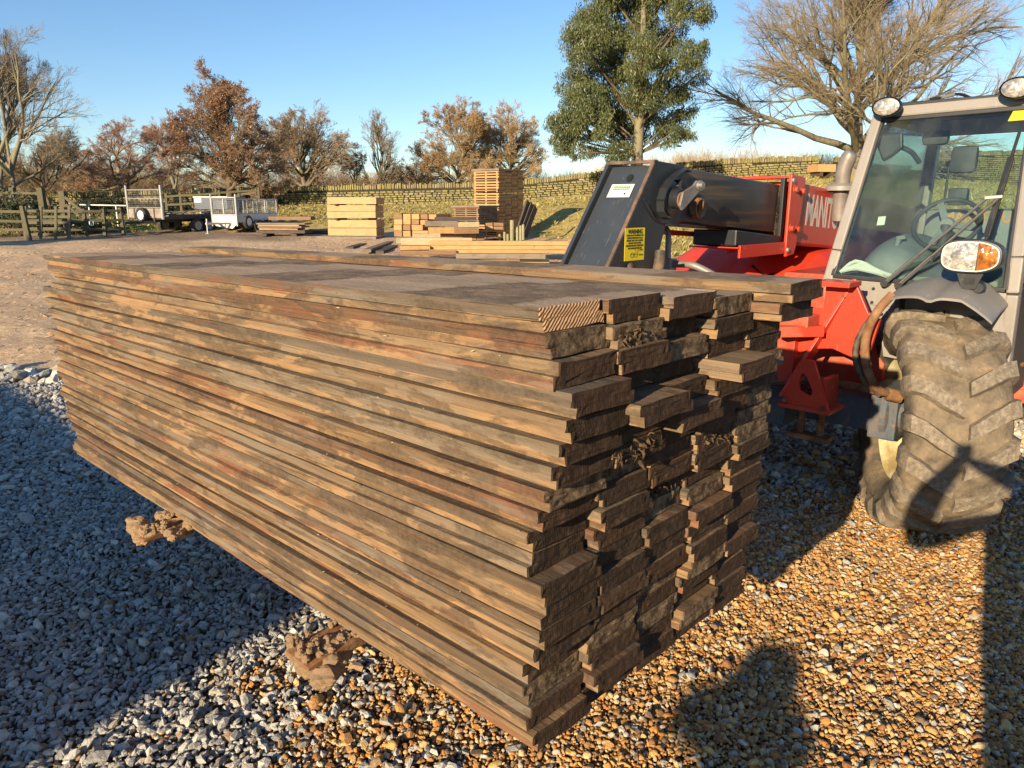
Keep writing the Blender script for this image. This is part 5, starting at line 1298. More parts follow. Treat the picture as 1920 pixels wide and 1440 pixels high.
bars('roof_rail', [(.335, .32, 2.195), (.32, 1.42, 2.19)], .06, .06, 'grey'); bars('roof_rail', [(1.095, .32, 2.195), (1.10, 1.42, 2.19)], .06, .06, 'grey')
mb = MB(); mb.box(.31, 1.12, .30, 1.50, 2.222, 2.245); P(mb, 'cab_roof', M['black'], bevel=.008)
mb = MB(); mb.box(.36, 1.07, .38, 1.40, 2.14, 2.165); P(mb, 'roof_lining', M['seat'])
mb = MB(); mb.add([(.245, .0, 1.305), (1.125, .0, 1.285), (1.16, .0, .86), (.60, .0, .90), (.56, .0, 1.10), (.26, .0, 1.13), (.245, .03, 1.305), (1.125, .03, 1.285), (1.16, .03, .86), (.60, .03, .90), (.56, .03, 1.10), (.26, .03, 1.13)],
    [(0, 1, 2, 3, 4, 5), (11, 10, 9, 8, 7, 6), (0, 6, 7, 1), (1, 7, 8, 2), (2, 8, 9, 3), (3, 9, 10, 4), (4, 10, 11, 5), (5, 11, 6, 0)]); P(mb, 'cab_front_panel', M['grey'], bevel=.005)
mb = MB(); mb.box(.50, .72, -.008, -.001, 1.175, 1.275); P(mb, 'access_cover', M['grey'], bevel=.002)
for x, z in ((.515, 1.262), (.515, 1.188), (.705, 1.262), (.80, 1.262), (.57, 1.13)):
    mb = MB(); mb.lathe([(-.014, 0), (-.014, .008), (-.008, .009)], (x, 0, z), 'y', 10); P(mb, 'panel_screw', M['black'])
mb = MB(); mb.lathe([(-.003, 0), (-.003, .022), (0, .022)], (.285, 0, 1.262), 'y', 20); P(mb, 'red_cap', M['rust'])
# glass
def pane(name, q, th=.005):
    q = [Vector(p) for p in q]; n = (q[1] - q[0]).cross(q[3] - q[0]).normalized() * th
    mb = MB(); mb.add(q + [p + n for p in q], [(0, 1, 2, 3), (7, 6, 5, 4), (0, 4, 5, 1), (1, 5, 6, 2), (2, 6, 7, 3), (3, 7, 4, 0)]); return P(mb, name, M['glass'])
W = [Vector(p) for p in ((.292, .004, 1.318), (1.118, .004, 1.300), (1.062, .285, 2.168), (.368, .285, 2.158))]
def wsp(u, v, d=0.): # u across, v up, d out towards the viewer
    a_ = W[0].lerp(W[1], u); b_ = W[3].lerp(W[2], u); p = a_.lerp(b_, v); return p + Vector((0, -.95, .31)) * d
pane('windscreen', W)
mb = MB()
for i in range(4):
    mb.bar(W[i] + Vector((0, -.004, 0)), W[(i + 1) % 4] + Vector((0, -.004, 0)), .022, .022, up=(0, 1, 0))
P(mb, 'windscreen_seal', M['black'], bevel=.004)
pane('side_window', [(.283, .10, 1.32), (.33, .36, 2.15), (.33, 1.40, 2.15), (.290, 1.42, 1.32)]); pane('side_window', [(1.145, .10, 1.32), (1.145, 1.42, 1.32), (1.10, 1.40, 2.15), (1.10, .36, 2.15)])
pane('rear_window', [(.33, 1.455, 1.50), (.345, 1.45, 2.14), (1.07, 1.45, 2.14), (1.10, 1.455, 1.50)])
mb = MB(); mb.box(.31, 1.13, 1.44, 1.47, 1.0, 1.50); P(mb, 'cab_rear_panel', M['interior'], bevel=.006)
mb = MB(); mb.box(.27, .295, .05, 1.42, 1.0, 1.315); P(mb, 'cab_side_panel', M['grey'], bevel=.004)
mb = MB(); mb.box(1.14, 1.165, .10, 1.42, .72, 1.30); P(mb, 'cab_door', M['black'], bevel=.006)
mb = MB(); mb.box(.30, 1.13, .05, 1.44, .95, 1.0); P(mb, 'cab_floor', M['seat'])
# interior
def ell(u, v):
    a_ = math.pi * u; b_ = math.pi * v; return (.50 + .23 * math.cos(a_), .62 - .0 + .42 * math.cos(b_) * math.sin(a_) ** .5, 1.20 + .34 * math.sin(a_) * math.sin(b_) ** .45)
shell(ell, 20, 16, .008, 'wheel_arch_cover', 'interior')
mb = MB(); mb.prism([(.03, 1.30), (.03, 1.34), (.30, 1.40), (.42, 1.38), (.42, 1.05), (.03, 1.05)], 'x', .60, 1.08); P(mb, 'dashboard', M['interior'], bevel=.02, smooth=True)
def ring(c, r, rt, tilt, n=36):
    mb = MB(); c = Vector(c); X_ = Vector((1, 0, 0)); Y_ = Vector((0, math.sin(tilt), math.cos(tilt))); Nn = X_.cross(Y_)
    for i in range(n):
        t = 2 * math.pi * i / n; d = X_ * math.cos(t) + Y_ * math.sin(t)
        for k in range(8): q_ = 2 * math.pi * k / 8; mb.v.append(tuple(c + d * (r + rt * math.cos(q_)) + Nn * rt * math.sin(q_)))
    for i in range(n):
        for k in range(8): mb.f.append((i * 8 + k, ((i + 1) % n) * 8 + k, ((i + 1) % n) * 8 + (k + 1) % 8, i * 8 + (k + 1) % 8)); mb.m.append(0)
    return mb
TL = R_(38); sw = P(ring((.70, .50, 1.60), .165, .013, TL), 'steering_wheel', M['seat'], smooth=True)
mb = MB()
for t in (R_(115), R_(255), R_(-10)): mb.bar((.70, .505, 1.595), Vector((.70, .5, 1.60)) + Vector((math.cos(t), math.sin(TL) * math.sin(t), math.cos(TL) * math.sin(t))) * .16, .035, .012, up=(0, -1, .6))
mb.lathe([(0, .0), (0, .035), (.04, .04)], (.70, .49, 1.595), 'y', 16); P(mb, 'spokes', M['interior'], parent=sw, bevel=.002)
mb = MB(); mb.tube([(.70, .505, 1.59), (.70, .40, 1.20)], [.03, .05], 14); P(mb, 'steering_column', M['seat'], smooth=True)
mb = MB(); mb.box(.50, .98, .80, .92, 1.30, 1.68); P(mb, 'seat_back', M['interior'], bevel=.04, smooth=True); text('MANITOU', .085, M['letter_or'], TH_, (.78, .797, 1.63), (R_(90), 0, 0), .9, .002)
mb = MB(); mb.box(.52, .96, .52, .85, 1.20, 1.31); P(mb, 'seat_cushion', M['seat'], bevel=.04, smooth=True)
mb = MB(); mb.box(.595, .70, .86, .92, 1.70, 1.80); P(mb, 'control_box', M['seat'], bevel=.015, smooth=True)
mb = MB(); mb.tube([(.56, .95, 1.60), (.56, .95, 1.93)], .007, 8); mb.lathe([(-.02, 0), (-.014, .018), (0, .024), (.014, .018), (.02, 0)], (.56, .95, 1.945), 'z', 14); P(mb, 'lever', M['seat'], smooth=True)
mb = MB(); mb.tube([(.50, .32, 1.42), (.515, .32, 1.52)], [.012, .017], 10); mb.bar((.505, .32, 1.52), (.55, .32, 1.528), .02, .02); P(mb, 'handle_lever', M['interior'], smooth=True)
mb = MB(); mb.box(.62, .76, .70, .76, 1.88, 2.03); P(mb, 'hanging_jacket', M['seat'], bevel=.03, smooth=True)
mb = MB(); mb.box(.50, .64, .55, .60, 2.03, 2.11); P(mb, 'radio_pod', M['seat'], bevel=.03, smooth=True)
mb = MB(); mb.prism([(.335, 2.02), (.375, 1.94), (.42, 1.965), (.47, 2.01), (.46, 2.09), (.345, 2.09)], 'y', .34, .37); mr = P(mb, 'mirror', M['black'], bevel=.008)
mb = MB(); mb.prism([(.352, 2.02), (.380, 1.957), (.415, 1.975), (.455, 2.015), (.448, 2.078), (.355, 2.078)], 'y', .333, .339); P(mb, 'mirror_glass', M['seat'], parent=mr)
mb = MB(); mb.tube(catmull([(.42, .37, 2.03), (.50, .40, 1.99), (.54, .44, 1.93)]), .013, 8); P(mb, 'mirror_arm', M['seat'], smooth=True)
mb = MB(); q = random.Random(8)
for i in range(9): 
    a_ = q.uniform(-.02, .02); mb.tube(catmull([(.31 + .01 * i, .05, 1.335 + .004 * i), (.38 + .015 * i, .08 + a_, 1.40 - .008 * i), (.48 + .012 * i, .09, 1.36 - .005 * i), (.58 + .01 * i, .06, 1.325)], 3), .010, 6)
P(mb, 'crumpled_sheet', M['labelwhite'], smooth=True)
mb = MB(); mb.add([wsp(.17, .34, -.03), wsp(.22, .345, -.03), wsp(.215, .40, -.03), wsp(.165, .395, -.03)], [(0, 1, 2, 3)]); P(mb, 'paper_note', M['labelwhite'])
mb = MB(); mb.add([wsp(.865, .93, .004), wsp(.985, .93, .004), wsp(.985, .99, .004), wsp(.89, .99, .004), wsp(.865, .93, .002), wsp(.985, .93, .002), wsp(.985, .99, .002), wsp(.89, .99, .002)], [(0, 1, 2, 3), (4, 5, 6, 7), (0, 1, 5, 4), (1, 2, 6, 5), (2, 3, 7, 6), (3, 0, 4, 7)]); P(mb, 'yellow_sticker', M['yellow'])
# wipers
def wpt(px_x, z, d): # point in front of the windscreen at local x and height
    v = (z - 1.31) / .855; y = .004 + .281 * v; return Vector((px_x, y - d, z))
for a_, b_ in (((.585, 1.305), (.965, 1.735)), ((.655, 1.300), (1.015, 1.735))):
    mb = MB(); A_, B_ = wpt(a_[0], a_[1], .05), wpt(b_[0], b_[1], .045); mb.bar(A_, A_.lerp(B_, .34), .028, .020); mb.bar(A_.lerp(B_, .32), B_, .018, .014); wa = P(mb, 'wiper_arm', M['black'], bevel=.003)
    mb = MB(); mb.lathe([(-.062, 0), (-.062, .018), (-.02, .020), (0, .022)], (a_[0] - .005, 0, a_[1] - .006), 'y', 14); P(mb, 'wiper_pivot', M['black'], parent=wa, smooth=True)
mb = MB(); mb.bar(wpt(.955, 1.735, .05), wpt(1.03, 1.742, .05), .022, .016); P(mb, 'wiper_link', M['steel'], bevel=.003)
mb = MB(); A_, Mid, B_ = wpt(.985, 1.40, .022), wpt(1.01, 1.74, .035), wpt(1.035, 2.05, .022); mb.bar(A_, Mid, .012, .012); mb.bar(Mid, B_, .012, .012); mb.bar(wpt(.995, 1.55, .03), wpt(1.025, 1.93, .03), .028, .012); P(mb, 'wiper_blade', M['black'], bevel=.002)
# headlamp with indicator
def superell(cx, cz, a_, b_, n=40, p=3.2): return [(cx + a_ * abs(math.cos(t)) ** (2 / p) * (1 if math.cos(t) > 0 else -1), cz + b_ * abs(math.sin(t)) ** (2 / p) * (1 if math.sin(t) > 0 else -1)) for t in [2 * math.pi * i / n for i in range(n)]]
hl = empty('headlamp', (1.005, -.24, 1.468)); hl.parent = TH_
sh = superell(0, 0, .128, .078)
mb = MB(); mb.prism([(x, z * (1 - .16 * (x > .04) * (x - .04) / .09)) for x, z in sh], 'y', -.02, .075); P(mb, 'housing', M['black'], parent=hl, bevel=.008, smooth=True)
def dome(poly, y0, bulge, mat, name):
    n = len(poly); cx = sum(p[0] for p in poly) / n; cz = sum(p[1] for p in poly) / n; mb = MB(); V = []
    ks = (1., .96, .8, .55, .25)
    for k in ks: V += [(cx + (x - cx) * k, y0 - bulge * (1 - k ** 2), cz + (z - cz) * k) for x, z in poly]
    F = [(i * n + j, i * n + (j + 1) % n, (i + 1) * n + (j + 1) % n, (i + 1) * n + j) for i in range(len(ks) - 1) for j in range(n)] + [tuple((len(ks) - 1) * n + j for j in range(n))]
    mb.add(V, F); return P(mb, name, M[mat], parent=hl, smooth=True)
sh2 = [(x * .88, z * .82 * (1 - .16 * (x > .04) * (x - .04) / .09)) for x, z in sh]
dome([(min(x, .028), z) for x, z in sh2], -.021, .014, 'lens', 'clear_lens'); dome([(max(x, .032), z) for x, z in sh2], -.021, .012, 'amber', 'indicator_lens')
mb = MB()
for i in range(len(sh2)):
    p_, q_ = sh2[i], sh2[(i + 1) % len(sh2)]; mb.bar((p_[0] * 1.03, -.022, p_[1] * 1.04), (q_[0] * 1.03, -.022, q_[1] * 1.04), .005, .006, up=(0, 1, 0))
P(mb, 'lamp_rim', M['labelwhite'], parent=hl)
mb = MB(); mb.prism([(-.05, -.078), (.06, -.078), (.035, -.15), (-.02, -.155)], 'y', .0, .008); mb.box(-.02, .03, .0, .05, -.13, -.10); mb.lathe([(-.01, .0), (-.01, .022), (.03, .026)], (.045, .02, -.145), 'y', 14); mb.bar((0, .03, -.12), (.0, .24, -.16), .02, .03); P(mb, 'lamp_bracket', M['black'], parent=hl)
# round work lights on the roof
for cx, cz in ((.415, 2.215), (1.005, 2.252)):
    wl_ = empty('work_light', (cx, .19, cz)); wl_.parent = TH_
    mb = MB(); V = []; sq_ = [(-.012, 1.0), (-.004, 1.06), (.02, 1.03), (.055, .7), (.065, .0)]
    for a_, k in sq_: V += [(.072 * k * math.cos(t), a_, .049 * k * math.sin(t)) for t in [2 * math.pi * i / 28 for i in range(28)]]
    mb.add(V, [(i * 28 + j, i * 28 + (j + 1) % 28, (i + 1) * 28 + (j + 1) % 28, (i + 1) * 28 + j) for i in range(4) for j in range(28)]); P(mb, 'housing', M['black'], parent=wl_, smooth=True)
    mb = MB(); V = []
    for a_, k in ((-.010, 1.), (-.018, .8), (-.024, .4), (-.025, .0)): V += [(.066 * k * math.cos(t), a_, .044 * k * math.sin(t)) for t in [2 * math.pi * i / 28 for i in range(28)]]
    mb.add(V, [(i * 28 + j, i * 28 + (j + 1) % 28, (i + 1) * 28 + (j + 1) % 28, (i + 1) * 28 + j) for i in range(3) for j in range(28)]); P(mb, 'clear_lens', M['lens'], parent=wl_, smooth=True)
    mb = MB(); mb.bar((0, .03, -.02), (0, .10, -.045), .03, .02); P(mb, 'light_bracket', M['black'], parent=wl_)
mb = MB(); mb.tube(catmull([(.75, .6, 2.25), (.68, .5, 2.285), (.60, .45, 2.27), (.56, .42, 2.262)]), .008, 6); mb.bar((.60, .46, 2.27), (.66, .48, 2.285), .03, .014); P(mb, 'aerial_stub', M['black'])
# step, grab rail and mirror parts beyond the wheel
mb = MB(); mb.box(.98, 1.22, .62, 1.7, .62, .70); mb.prism([(.60, .70), (.60, .88), (.85, 1.0), (1.7, 1.0), (1.7, .70)], 'x', 1.10, 1.18); P(mb, 'cab_step', M['red_dirty'], bevel=.008)
mb = MB(); mb.tube(catmull([(1.19, .35, 1.38), (1.215, .34, 1.30), (1.215, .34, .95), (1.18, .38, .88)]), .014, 8); P(mb, 'grab_rail', M['rust'], smooth=True)
mb = MB(); mb.tube([(1.17, .08, 1.44), (1.33, .02, 1.45)], .012, 8); mb.box(1.20, 1.36, -.01, .04, 1.33, 1.38); P(mb, 'mirror_arm', M['pipe'])
# rear body
mb = MB(); mb.box(-.75, .75, 2.2, 4.1, .75, 1.22); P(mb, 'rear_body', M['red_dirty'], bevel=.03)
# ------------------------------------------------------------------ timber and things across the yard
def timber(px0, px1, py0, py1, Y, ln, yaw, mat, label, name='timber_beam', cat='beam', group=None, zc=None):
    a_, b_ = at((px0 + px1) / 2, py1, Y), at((px0 + px1) / 2, py0, Y)
    W_ = (px1 - px0) / FPX * (Y / (math.cos(PITCH))) * .972; h = b_.z - a_.z
    mb = MB(); mb.box(-W_ / 2, W_ / 2, 0, ln, 0, h)
    for i, v in enumerate(mb.v): mb.v[i] = tuple(c_ + nrs.uniform(-.008, .008) for c_ in v)
    o = mb.build(name, M[mat], None, bevel=.012, loc=a_, rot=(0, 0, R_(yaw))); return tag(o, label, cat, group)
# pale squared beams stacked on bearers
for i, (y0, y1) in enumerate(((370, 382.5), (385, 396.5), (397, 409), (412.5, 427), (428, 443))):
    wd = ['topmost', 'second', 'third', 'fourth', 'lowest'][i]; x0, x1 = ((612, 706), (612, 705), (612, 705), (614, 707), (614, 707))[i]
    timber(x0, x1, y0, y1, 29, .30, -9, 'beam_yellow', '%s pale squared beam on the front face of the tall beam stack' % wd, group='beams of the pale beam stack')
    f = Vector((math.sin(R_(9)), math.cos(R_(9)), 0))
    for k in (1, 2):
        src = C.objects[-1] if False else [o for o in bpy.data.objects if o.name.startswith('timber_beam')][-1]
        src = sorted([o for o in bpy.data.objects if o.name.startswith('timber_beam')], key=lambda o: o.name)[-1]
        c_ = src.copy(); C.objects.link(c_); c_.location = src.location + f * .33
        c_['label'] = '%s pale squared beam, %s row back in the tall beam stack' % (wd, ('second', 'last')[k - 1])
for i, (py, pxs) in enumerate(((383.7, (628, 690)), (410.7, (630, 688)), (444.5, (628, 690)))):
    for j, px in enumerate(pxs):
        timber(px - 3, px + 3, py - 1.2, py + 1.6, 28.97, 1.0, -9, 'beam_dark', 'dark bearer, %s, under the %s beams of the pale stack' % (('left one', 'right one')[j], ('top', 'middle', 'bottom')[i]), 'bearer', 'bearer')
# tall and low stacks of boards in stick
def sticked(pxc, Y, pyb, pyt, nl, wid, dep, yaw, mats, tallword, gap_at=None, nb=4, cover=True):
    root = at(pxc, pyb, Y); top = at(pxc, pyt, Y); H = top.z - root.z; ph = H / nl
    m = Matrix.Translation(root) @ Matrix.Rotation(R_(yaw), 4, 'Z')
    bw = dep / nb
    q = random.Random(nl)
    mes = []
    for v in range(4):
        mb = MB(); mb.box(-wid / 2 - q.uniform(-.02, .03), wid / 2 + q.uniform(-.02, .03), 0, bw * .93, 0, ph * .56)
        mb.v = [tuple(c_ + nrs.uniform(-.004, .004) for c_ in v_) for v_ in mb.v]; ob = mb.build('tmp', M[mats[v % len(mats)]]); mes.append(ob.data); bpy.data.objects.remove(ob)
    ms = MB(); ms.box(-.03, .03, 0, dep, 0, ph * .43); ob = ms.build('tmp', M[mats[0]]); sm_ = ob.data; bpy.data.objects.remove(ob)
    nth = ['top', '2nd', '3rd'] + ['%dth' % k for k in range(4, 60)]
    for l in range(nl):
        z = H - (l + 1) * ph
        for b_ in range(nb):
            o = link('board', mes[(l * 3 + b_) % 4]); o.matrix_world = m @ Matrix.Translation((q.uniform(-.015, .015), b_ * bw, z + ph * .43 + (0.03 if gap_at and l < gap_at else 0)))
            tag(o, 'sawn board %s across in the %s layer down of the %s stack' % (('front', 'second', 'third', 'back')[b_] if nb > 1 else 'front', nth[l], tallword), 'board', 'boards of the %s stack' % tallword)
        for k in range(3):
            o = link('spacer', sm_); o.matrix_world = m @ Matrix.Translation(((-.40 + .40 * k) * wid * 1.12, -.004, z + (0.03 if gap_at and l < gap_at else 0)))
            tag(o, 'thin spacer, %s of three, under the %s layer of the %s stack' % (('left', 'middle', 'right')[k], nth[l], tallword), 'spacer', 'spacers in the %s stack' % tallword)
    if cover:
        mb = MB(); mb.box(-wid / 2 - .06, wid / 2 + .06, -.06, dep + .06, 0, .06); o = mb.build('cover_board', M['beam_grey']); o.matrix_world = m @ Matrix.Translation((0, 0, H + (0.035 if gap_at else 0)))
        tag(o, 'grey cover board laid on top of the %s stack' % tallword, 'board')
sticked(912, 27, 446, 322, 25, 1.02, 1.75, -31, ('beam_orange', 'beam_brown', 'beam_orange', 'beam_orange'), 'tall orange', gap_at=8)
sticked(874, 25.2, 420, 389, 8, 1.0, 1.2, -31, ('beam_brown', 'beam_grey', 'beam_grey', 'beam_brown'), 'low grey')
# square blocks and beams lying about
G = 'square block ends of the log pile'
names = ['left', 'second', 'third', 'fourth', 'fifth']
rows = [((738.5, 754), (754.5, 770), (771, 786), (787.5, 802), (803, 818)), ((738.5, 754), (754.5, 770), (771, 786), (787.5, 802)), ((738.5, 754), (754.5, 770), (771, 793)), ((738.5, 754), (754.5, 770), (771, 803))]
ys = [(401, 411), (411.4, 421.4), (422, 432), (432.6, 443.5)]
for ri, rw in enumerate(rows):
    for ci, (x0, x1) in enumerate(rw):
        timber(x0, x1, ys[ri][0] + (1 if ci > 2 else 0), ys[ri][1], 24, 1.6, -14 + nrs.uniform(-2, 2), 'beam_orange' if (ri + ci) % 3 else 'beam_brown', '%s end block in the %s row of the block pile behind the planks' % (names[ci], ('top', 'second', 'third', 'lowest')[ri]), 'timber_block', 'block', G)
TB = [
 (798, 859, 414, 425, 22.6, .30, 8, 'beam_grey', 'grey beam lying highest on the middle timber pile'), (860, 898, 416, 427, 22.7, .30, 8, 'beam_pale', 'short pale grey beam beside the grey one on the middle pile'),
 (804, 852, 426, 438, 22.4, .30, 8, 'beam_orange', 'orange brown beam under the grey beam on the middle pile'), (852.5, 898, 426.3, 438.5, 22.4, .30, 8, 'beam_brown', 'brown beam end right of the orange beam on the middle pile'),
 (826, 893, 437.5, 450, 22.8, .5, 8, 'beam_orange', 'bright orange beam low in the middle timber pile'), (894, 909, 437, 450, 22.9, .9, 8, 'beam_brown', 'dark brown block at the right end of the middle pile'),
 (816, 892, 407, 413.5, 23.2, .25, 5, 'beam_dark', 'long dark slab lying across the middle timber pile'),
 (910, 924, 418, 424, 23.4, .8, -10, 'beam_brown', 'upper left reddish stub end beside the low grey stack'), (925, 944, 418, 424, 23.4, .8, -10, 'beam_brown', 'upper right reddish stub end beside the low grey stack'),
 (910, 924, 424.5, 430.5, 23.4, .8, -10, 'beam_orange', 'lower left reddish stub end beside the low grey stack'), (925, 944, 424.5, 430.5, 23.4, .8, -10, 'beam_brown', 'lower right reddish stub end beside the low grey stack'),
 (776, 826, 438, 447, 21.6, .28, 14, 'beam_pale', 'short pale beam lying askew in front of the block pile'),
 (754, 884, 446, 460, 21.0, .30, 3, 'beam_pale', 'long pale beam with mossy patches in front of the piles'), (743, 754, 446.5, 457, 21.0, .6, 0, 'post_wood', 'small green mossy block at the left of the long pale beam'),
 (751, 806, 461, 468.5, 20.2, .5, 3, 'beam_orange', 'orange plank end beneath the long pale beam'), (751, 855, 470, 478, 20.0, .5, 3, 'beam_brown', 'low brown beam under the orange plank end'),
 (807, 1064, 452, 460.3, 20.6, .30, -2, 'beam_orange', 'long fresh orange plank, uppermost of the three long planks'), (806, 1060, 460.8, 468.3, 20.3, .32, -2, 'beam_orange', 'long fresh orange plank, middle of the three long planks'), (806, 1058, 468.7, 475, 20.1, .34, -2, 'beam_orange', 'long fresh orange plank, lowest of the three long planks'),
 (856, 1022, 475.5, 485.5, 19.3, .22, -1, 'beam_grey', 'knotty grey log beam lying below the fresh orange planks'), (975, 1030, 484, 493, 19.6, .3, 0, 'beam_pale', 'pale offcut just left of the telehandler head under the planks'),
 (560, 618, 432, 443, 31.5, .3, -5, 'beam_dark', 'dark end timber right of the weathered plank pile'),
 (592, 706, 443.5, 448.5, 28.2, 1.0, -8, 'beam_grey', 'long grey skid board under the pale beam stack'),
 (503, 583, 406, 412.5, 31.6, .5, -5, 'beam_brown', 'reddish brown beam behind the weathered plank pile'),
 (480, 572, 418, 421, 30.2, .9, -5, 'beam_grey', 'top weathered plank on the low plank pile by the white trailer'), (484, 560, 421.6, 424, 30.1, .9, -3, 'beam_yellow', 'yellowish plank second in the low plank pile by the white trailer'), (482, 566, 424.6, 427.5, 30.0, .9, -6, 'beam_grey', 'third grey plank in the low plank pile by the white trailer'), (486, 558, 428, 431, 30.1, .9, -4, 'beam_orange', 'orange edged plank fourth in the low plank pile'),
 (480, 572, 432, 438, 29.9, .9, -5, 'beam_dark', 'thick dark bottom beam of the low plank pile'), (490, 500, 438.3, 443, 29.9, .8, -5, 'beam_dark', 'left dark bearer block under the low plank pile'), (545, 556, 438.3, 443, 29.9, .8, -5, 'beam_dark', 'right dark bearer block under the low plank pile'),
]
for t_ in TB: timber(*t_)
# loose planks lying flat, seen end on
def flat(p0, p1, w, th, mat, label, z0=None):
    a_, b_ = Vector(p0), Vector(p1); mb = MB(); mb.bar((0, 0, 0), b_ - a_, w, th); o = mb.build('plank', M[mat], bevel=.006, loc=a_); return tag(o, label, 'plank')
def gp(px, py, z): # point on the yard plane of height z
    a, b = (px - 960) / FPX, (720 - py) / FPX; ry, rz = math.cos(PITCH) + b * math.sin(PITCH), b * math.cos(PITCH) - math.sin(PITCH); t = (z - CAM_H) / rz; return Vector((a * t, ry * t, z))
for (p, q_, z, w, th, mat, lb) in (((655, 466), (708, 451), .36, .26, .10, 'beam_dark', 'dark damp plank lying towards the pale beam stack'), ((688, 470), (738, 452), .40, .24, .09, 'beam_grey', 'grey plank with a pale face beside the dark damp plank'), ((712, 474), (744, 462), .33, .24, .12, 'beam_dark', 'short dark plank under the grey one'),
                                ((610, 464), (672, 450), .27, .30, .05, 'beam_brown', 'thin brown board flat on the yard left of the dark plank'), ((640, 468), (690, 458), .29, .22, .05, 'beam_brown', 'thin brown board between the flat board and the dark plank'), ((700, 476), (752, 470), .27, .2, .1, 'beam_dark', 'dark offcut in front of the orange plank end')):
    flat(gp(p[0], p[1], z), gp(q_[0], q_[1], z), w, th, mat, lb)
# dark slabs leaning by the tall stack
for i, (x0, x1) in enumerate(((978, 990), (985, 997), (992, 1003))):
    a_ = at(x0 - 8, 441, 25.4 + i * .15); b_ = at(x1 + 1, 378 + i * 5, 25.9 + i * .15); mb = MB(); mb.bar(a_, b_, .34, .06, up=(1, -.4, 0)); tag(mb.build('slab', M['beam_dark'], bevel=.01), 'dark slab, %s of three leaning beside the tall orange stack' % ('left', 'middle', 'right')[i], 'slab')
# stakes
for i, (px, y0, y1, w) in enumerate(((960, 414, 452, 8), (946, 436, 452, 5), (952, 440, 452, 5), (970, 427, 452, 5), (976, 424, 451, 5), (981, 422, 450, 5), (937, 440, 452, 5))):
    a_, b_ = at(px, y1, 23.6), at(px, y0, 23.6); mb = MB(); r0 = w / 2 / FPX * 23.6
    mb.tube([a_, b_, b_ + Vector((0, 0, .02))], [r0, r0, r0 * .8], 10); tag(mb.build('post', M['post_wood'], smooth=True), ('thick round post standing in front of the leaning slabs' if i == 0 else 'short round stake, %s of the low stakes by the thick post' % ('', 'second from left', 'third from left', 'third from right', 'second from right', 'rightmost', 'leftmost')[i]), 'post', None if i == 0 else 'stakes by the thick post')
# timber bundle on the hill to the right
timber(1534, 1567, 308, 322, 40, 1.2, 6, 'beam_orange', 'orange brown timber bundle on bearers by the end of the wall', 'timber_bundle', 'timber')
for i, px in enumerate((1538, 1558)): timber(px, px + 5, 322, 330, 40.02, 1.1, 6, 'beam_dark', 'dark bearer under the %s end of the hilltop timber bundle' % ('left', 'right')[i], 'bearer', 'bearer')
a_ = at(1539, 330, 43); mb = MB(); mb.box(-.04, .04, -.04, .04, 0, 1.15); tag(mb.build('post', M['fence_wood'], loc=a_), 'dark gate post beside the end of the stone wall', 'post')
# mast on the skyline
a_ = at(1037, 336, 60); mb = MB(); mb.tube([(0, 0, -1.), (0, 0, .75)], .04, 8); r_m = empty('mast', a_); tag(r_m, 'slim white mast on the skyline left of the evergreen tree', 'mast'); mb.build('pole', M['white'], r_m)
mb = MB(); mb.box(-.10, .10, -.06, .06, .45, .80); mb.build('antenna', M['white'], r_m, bevel=.02)

# ---- trailers
def road_wheel(parent, c, r, w, name='wheel', yaw=0.):
    e_ = empty(name, c, yaw); e_.parent = parent
    mb = MB(); mb.lathe([(-w / 2, r * .62), (-w / 2, r * .92), (-w * .35, r), (w * .35, r), (w / 2, r * .92), (w / 2, r * .62)], (0, 0, 0), 'x', 24); mb.build('tyre', M['tyreplain'], e_, smooth=True)
    mb = MB(); mb.lathe([(-w * .42, .0), (-w * .42, r * .2), (-w * .3, r * .25), (-w * .3, r * .55), (-w * .45, r * .64), (w * .45, r * .64), (w * .3, r * .5), (w * .3, 0)], (0, 0, 0), 'x', 24); mb.build('rim', M['white'] if name == 'spare_wheel' else M['galv'], e_, smooth=True)
def mesh_screen(parent, x0, x1, y0, y1, z0, z1, step, frame, mid=()):
    # wire screen between two points in plan
    mb = MB(); a_, b_ = Vector((x0, y0, 0)), Vector((x1, y1, 0)); L = (b_ - a_).length; n = max(2, int(L / step)); m = max(2, int((z1 - z0) / step))
    for i in range(n + 1): p = a_.lerp(b_, i / n); mb.bar((p.x, p.y, z0), (p.x, p.y, z1), .006, .006)
    for j in range(m + 1): z = z0 + (z1 - z0) * j / m; mb.bar((x0, y0, z), (x1, y1, z), .006, .006)
    o = mb.build('wire_mesh', M['galv'], parent); o['kind'] = 'stuff'
    for z in (z0, z1) + tuple(mid): b2 = MB(); b2.bar((x0, y0, z), (x1, y1, z), .045, .045); b2.build('mesh_frame_bar', M['galv'], parent)
    k = max(1, int(round(L / frame)))
    for i in range(k + 1): p = a_.lerp(b_, i / k); b2 = MB(); b2.bar((p.x, p.y, z0), (p.x, p.y, z1 + .02), .045, .045); b2.build('mesh_post', M['galv'], parent)
gA = base(271, 32)
T1 = empty('flatbed_trailer', (gA.x, gA.y, gA.z), R_(-24)); tag(T1, 'grimy flatbed trailer with tall mesh headboard and spare wheel', 'trailer')
mb = MB(); mb.box(-1.0, 1.0, 0, 3.6, .60, .68); mb.build('deck', M['trailerdark'], T1, bevel=.01)
mb = MB(); mb.box(-.5, -.42, .0, 3.5, .48, .60); mb.box(.42, .5, .0, 3.5, .48, .60); mb.build('chassis', M['trailerdark'], T1)
mb = MB(); mb.box(-.97, .97, -.03, .01, .66, 1.04); mb.build('headboard', M['plyboard'], T1, bevel=.006)
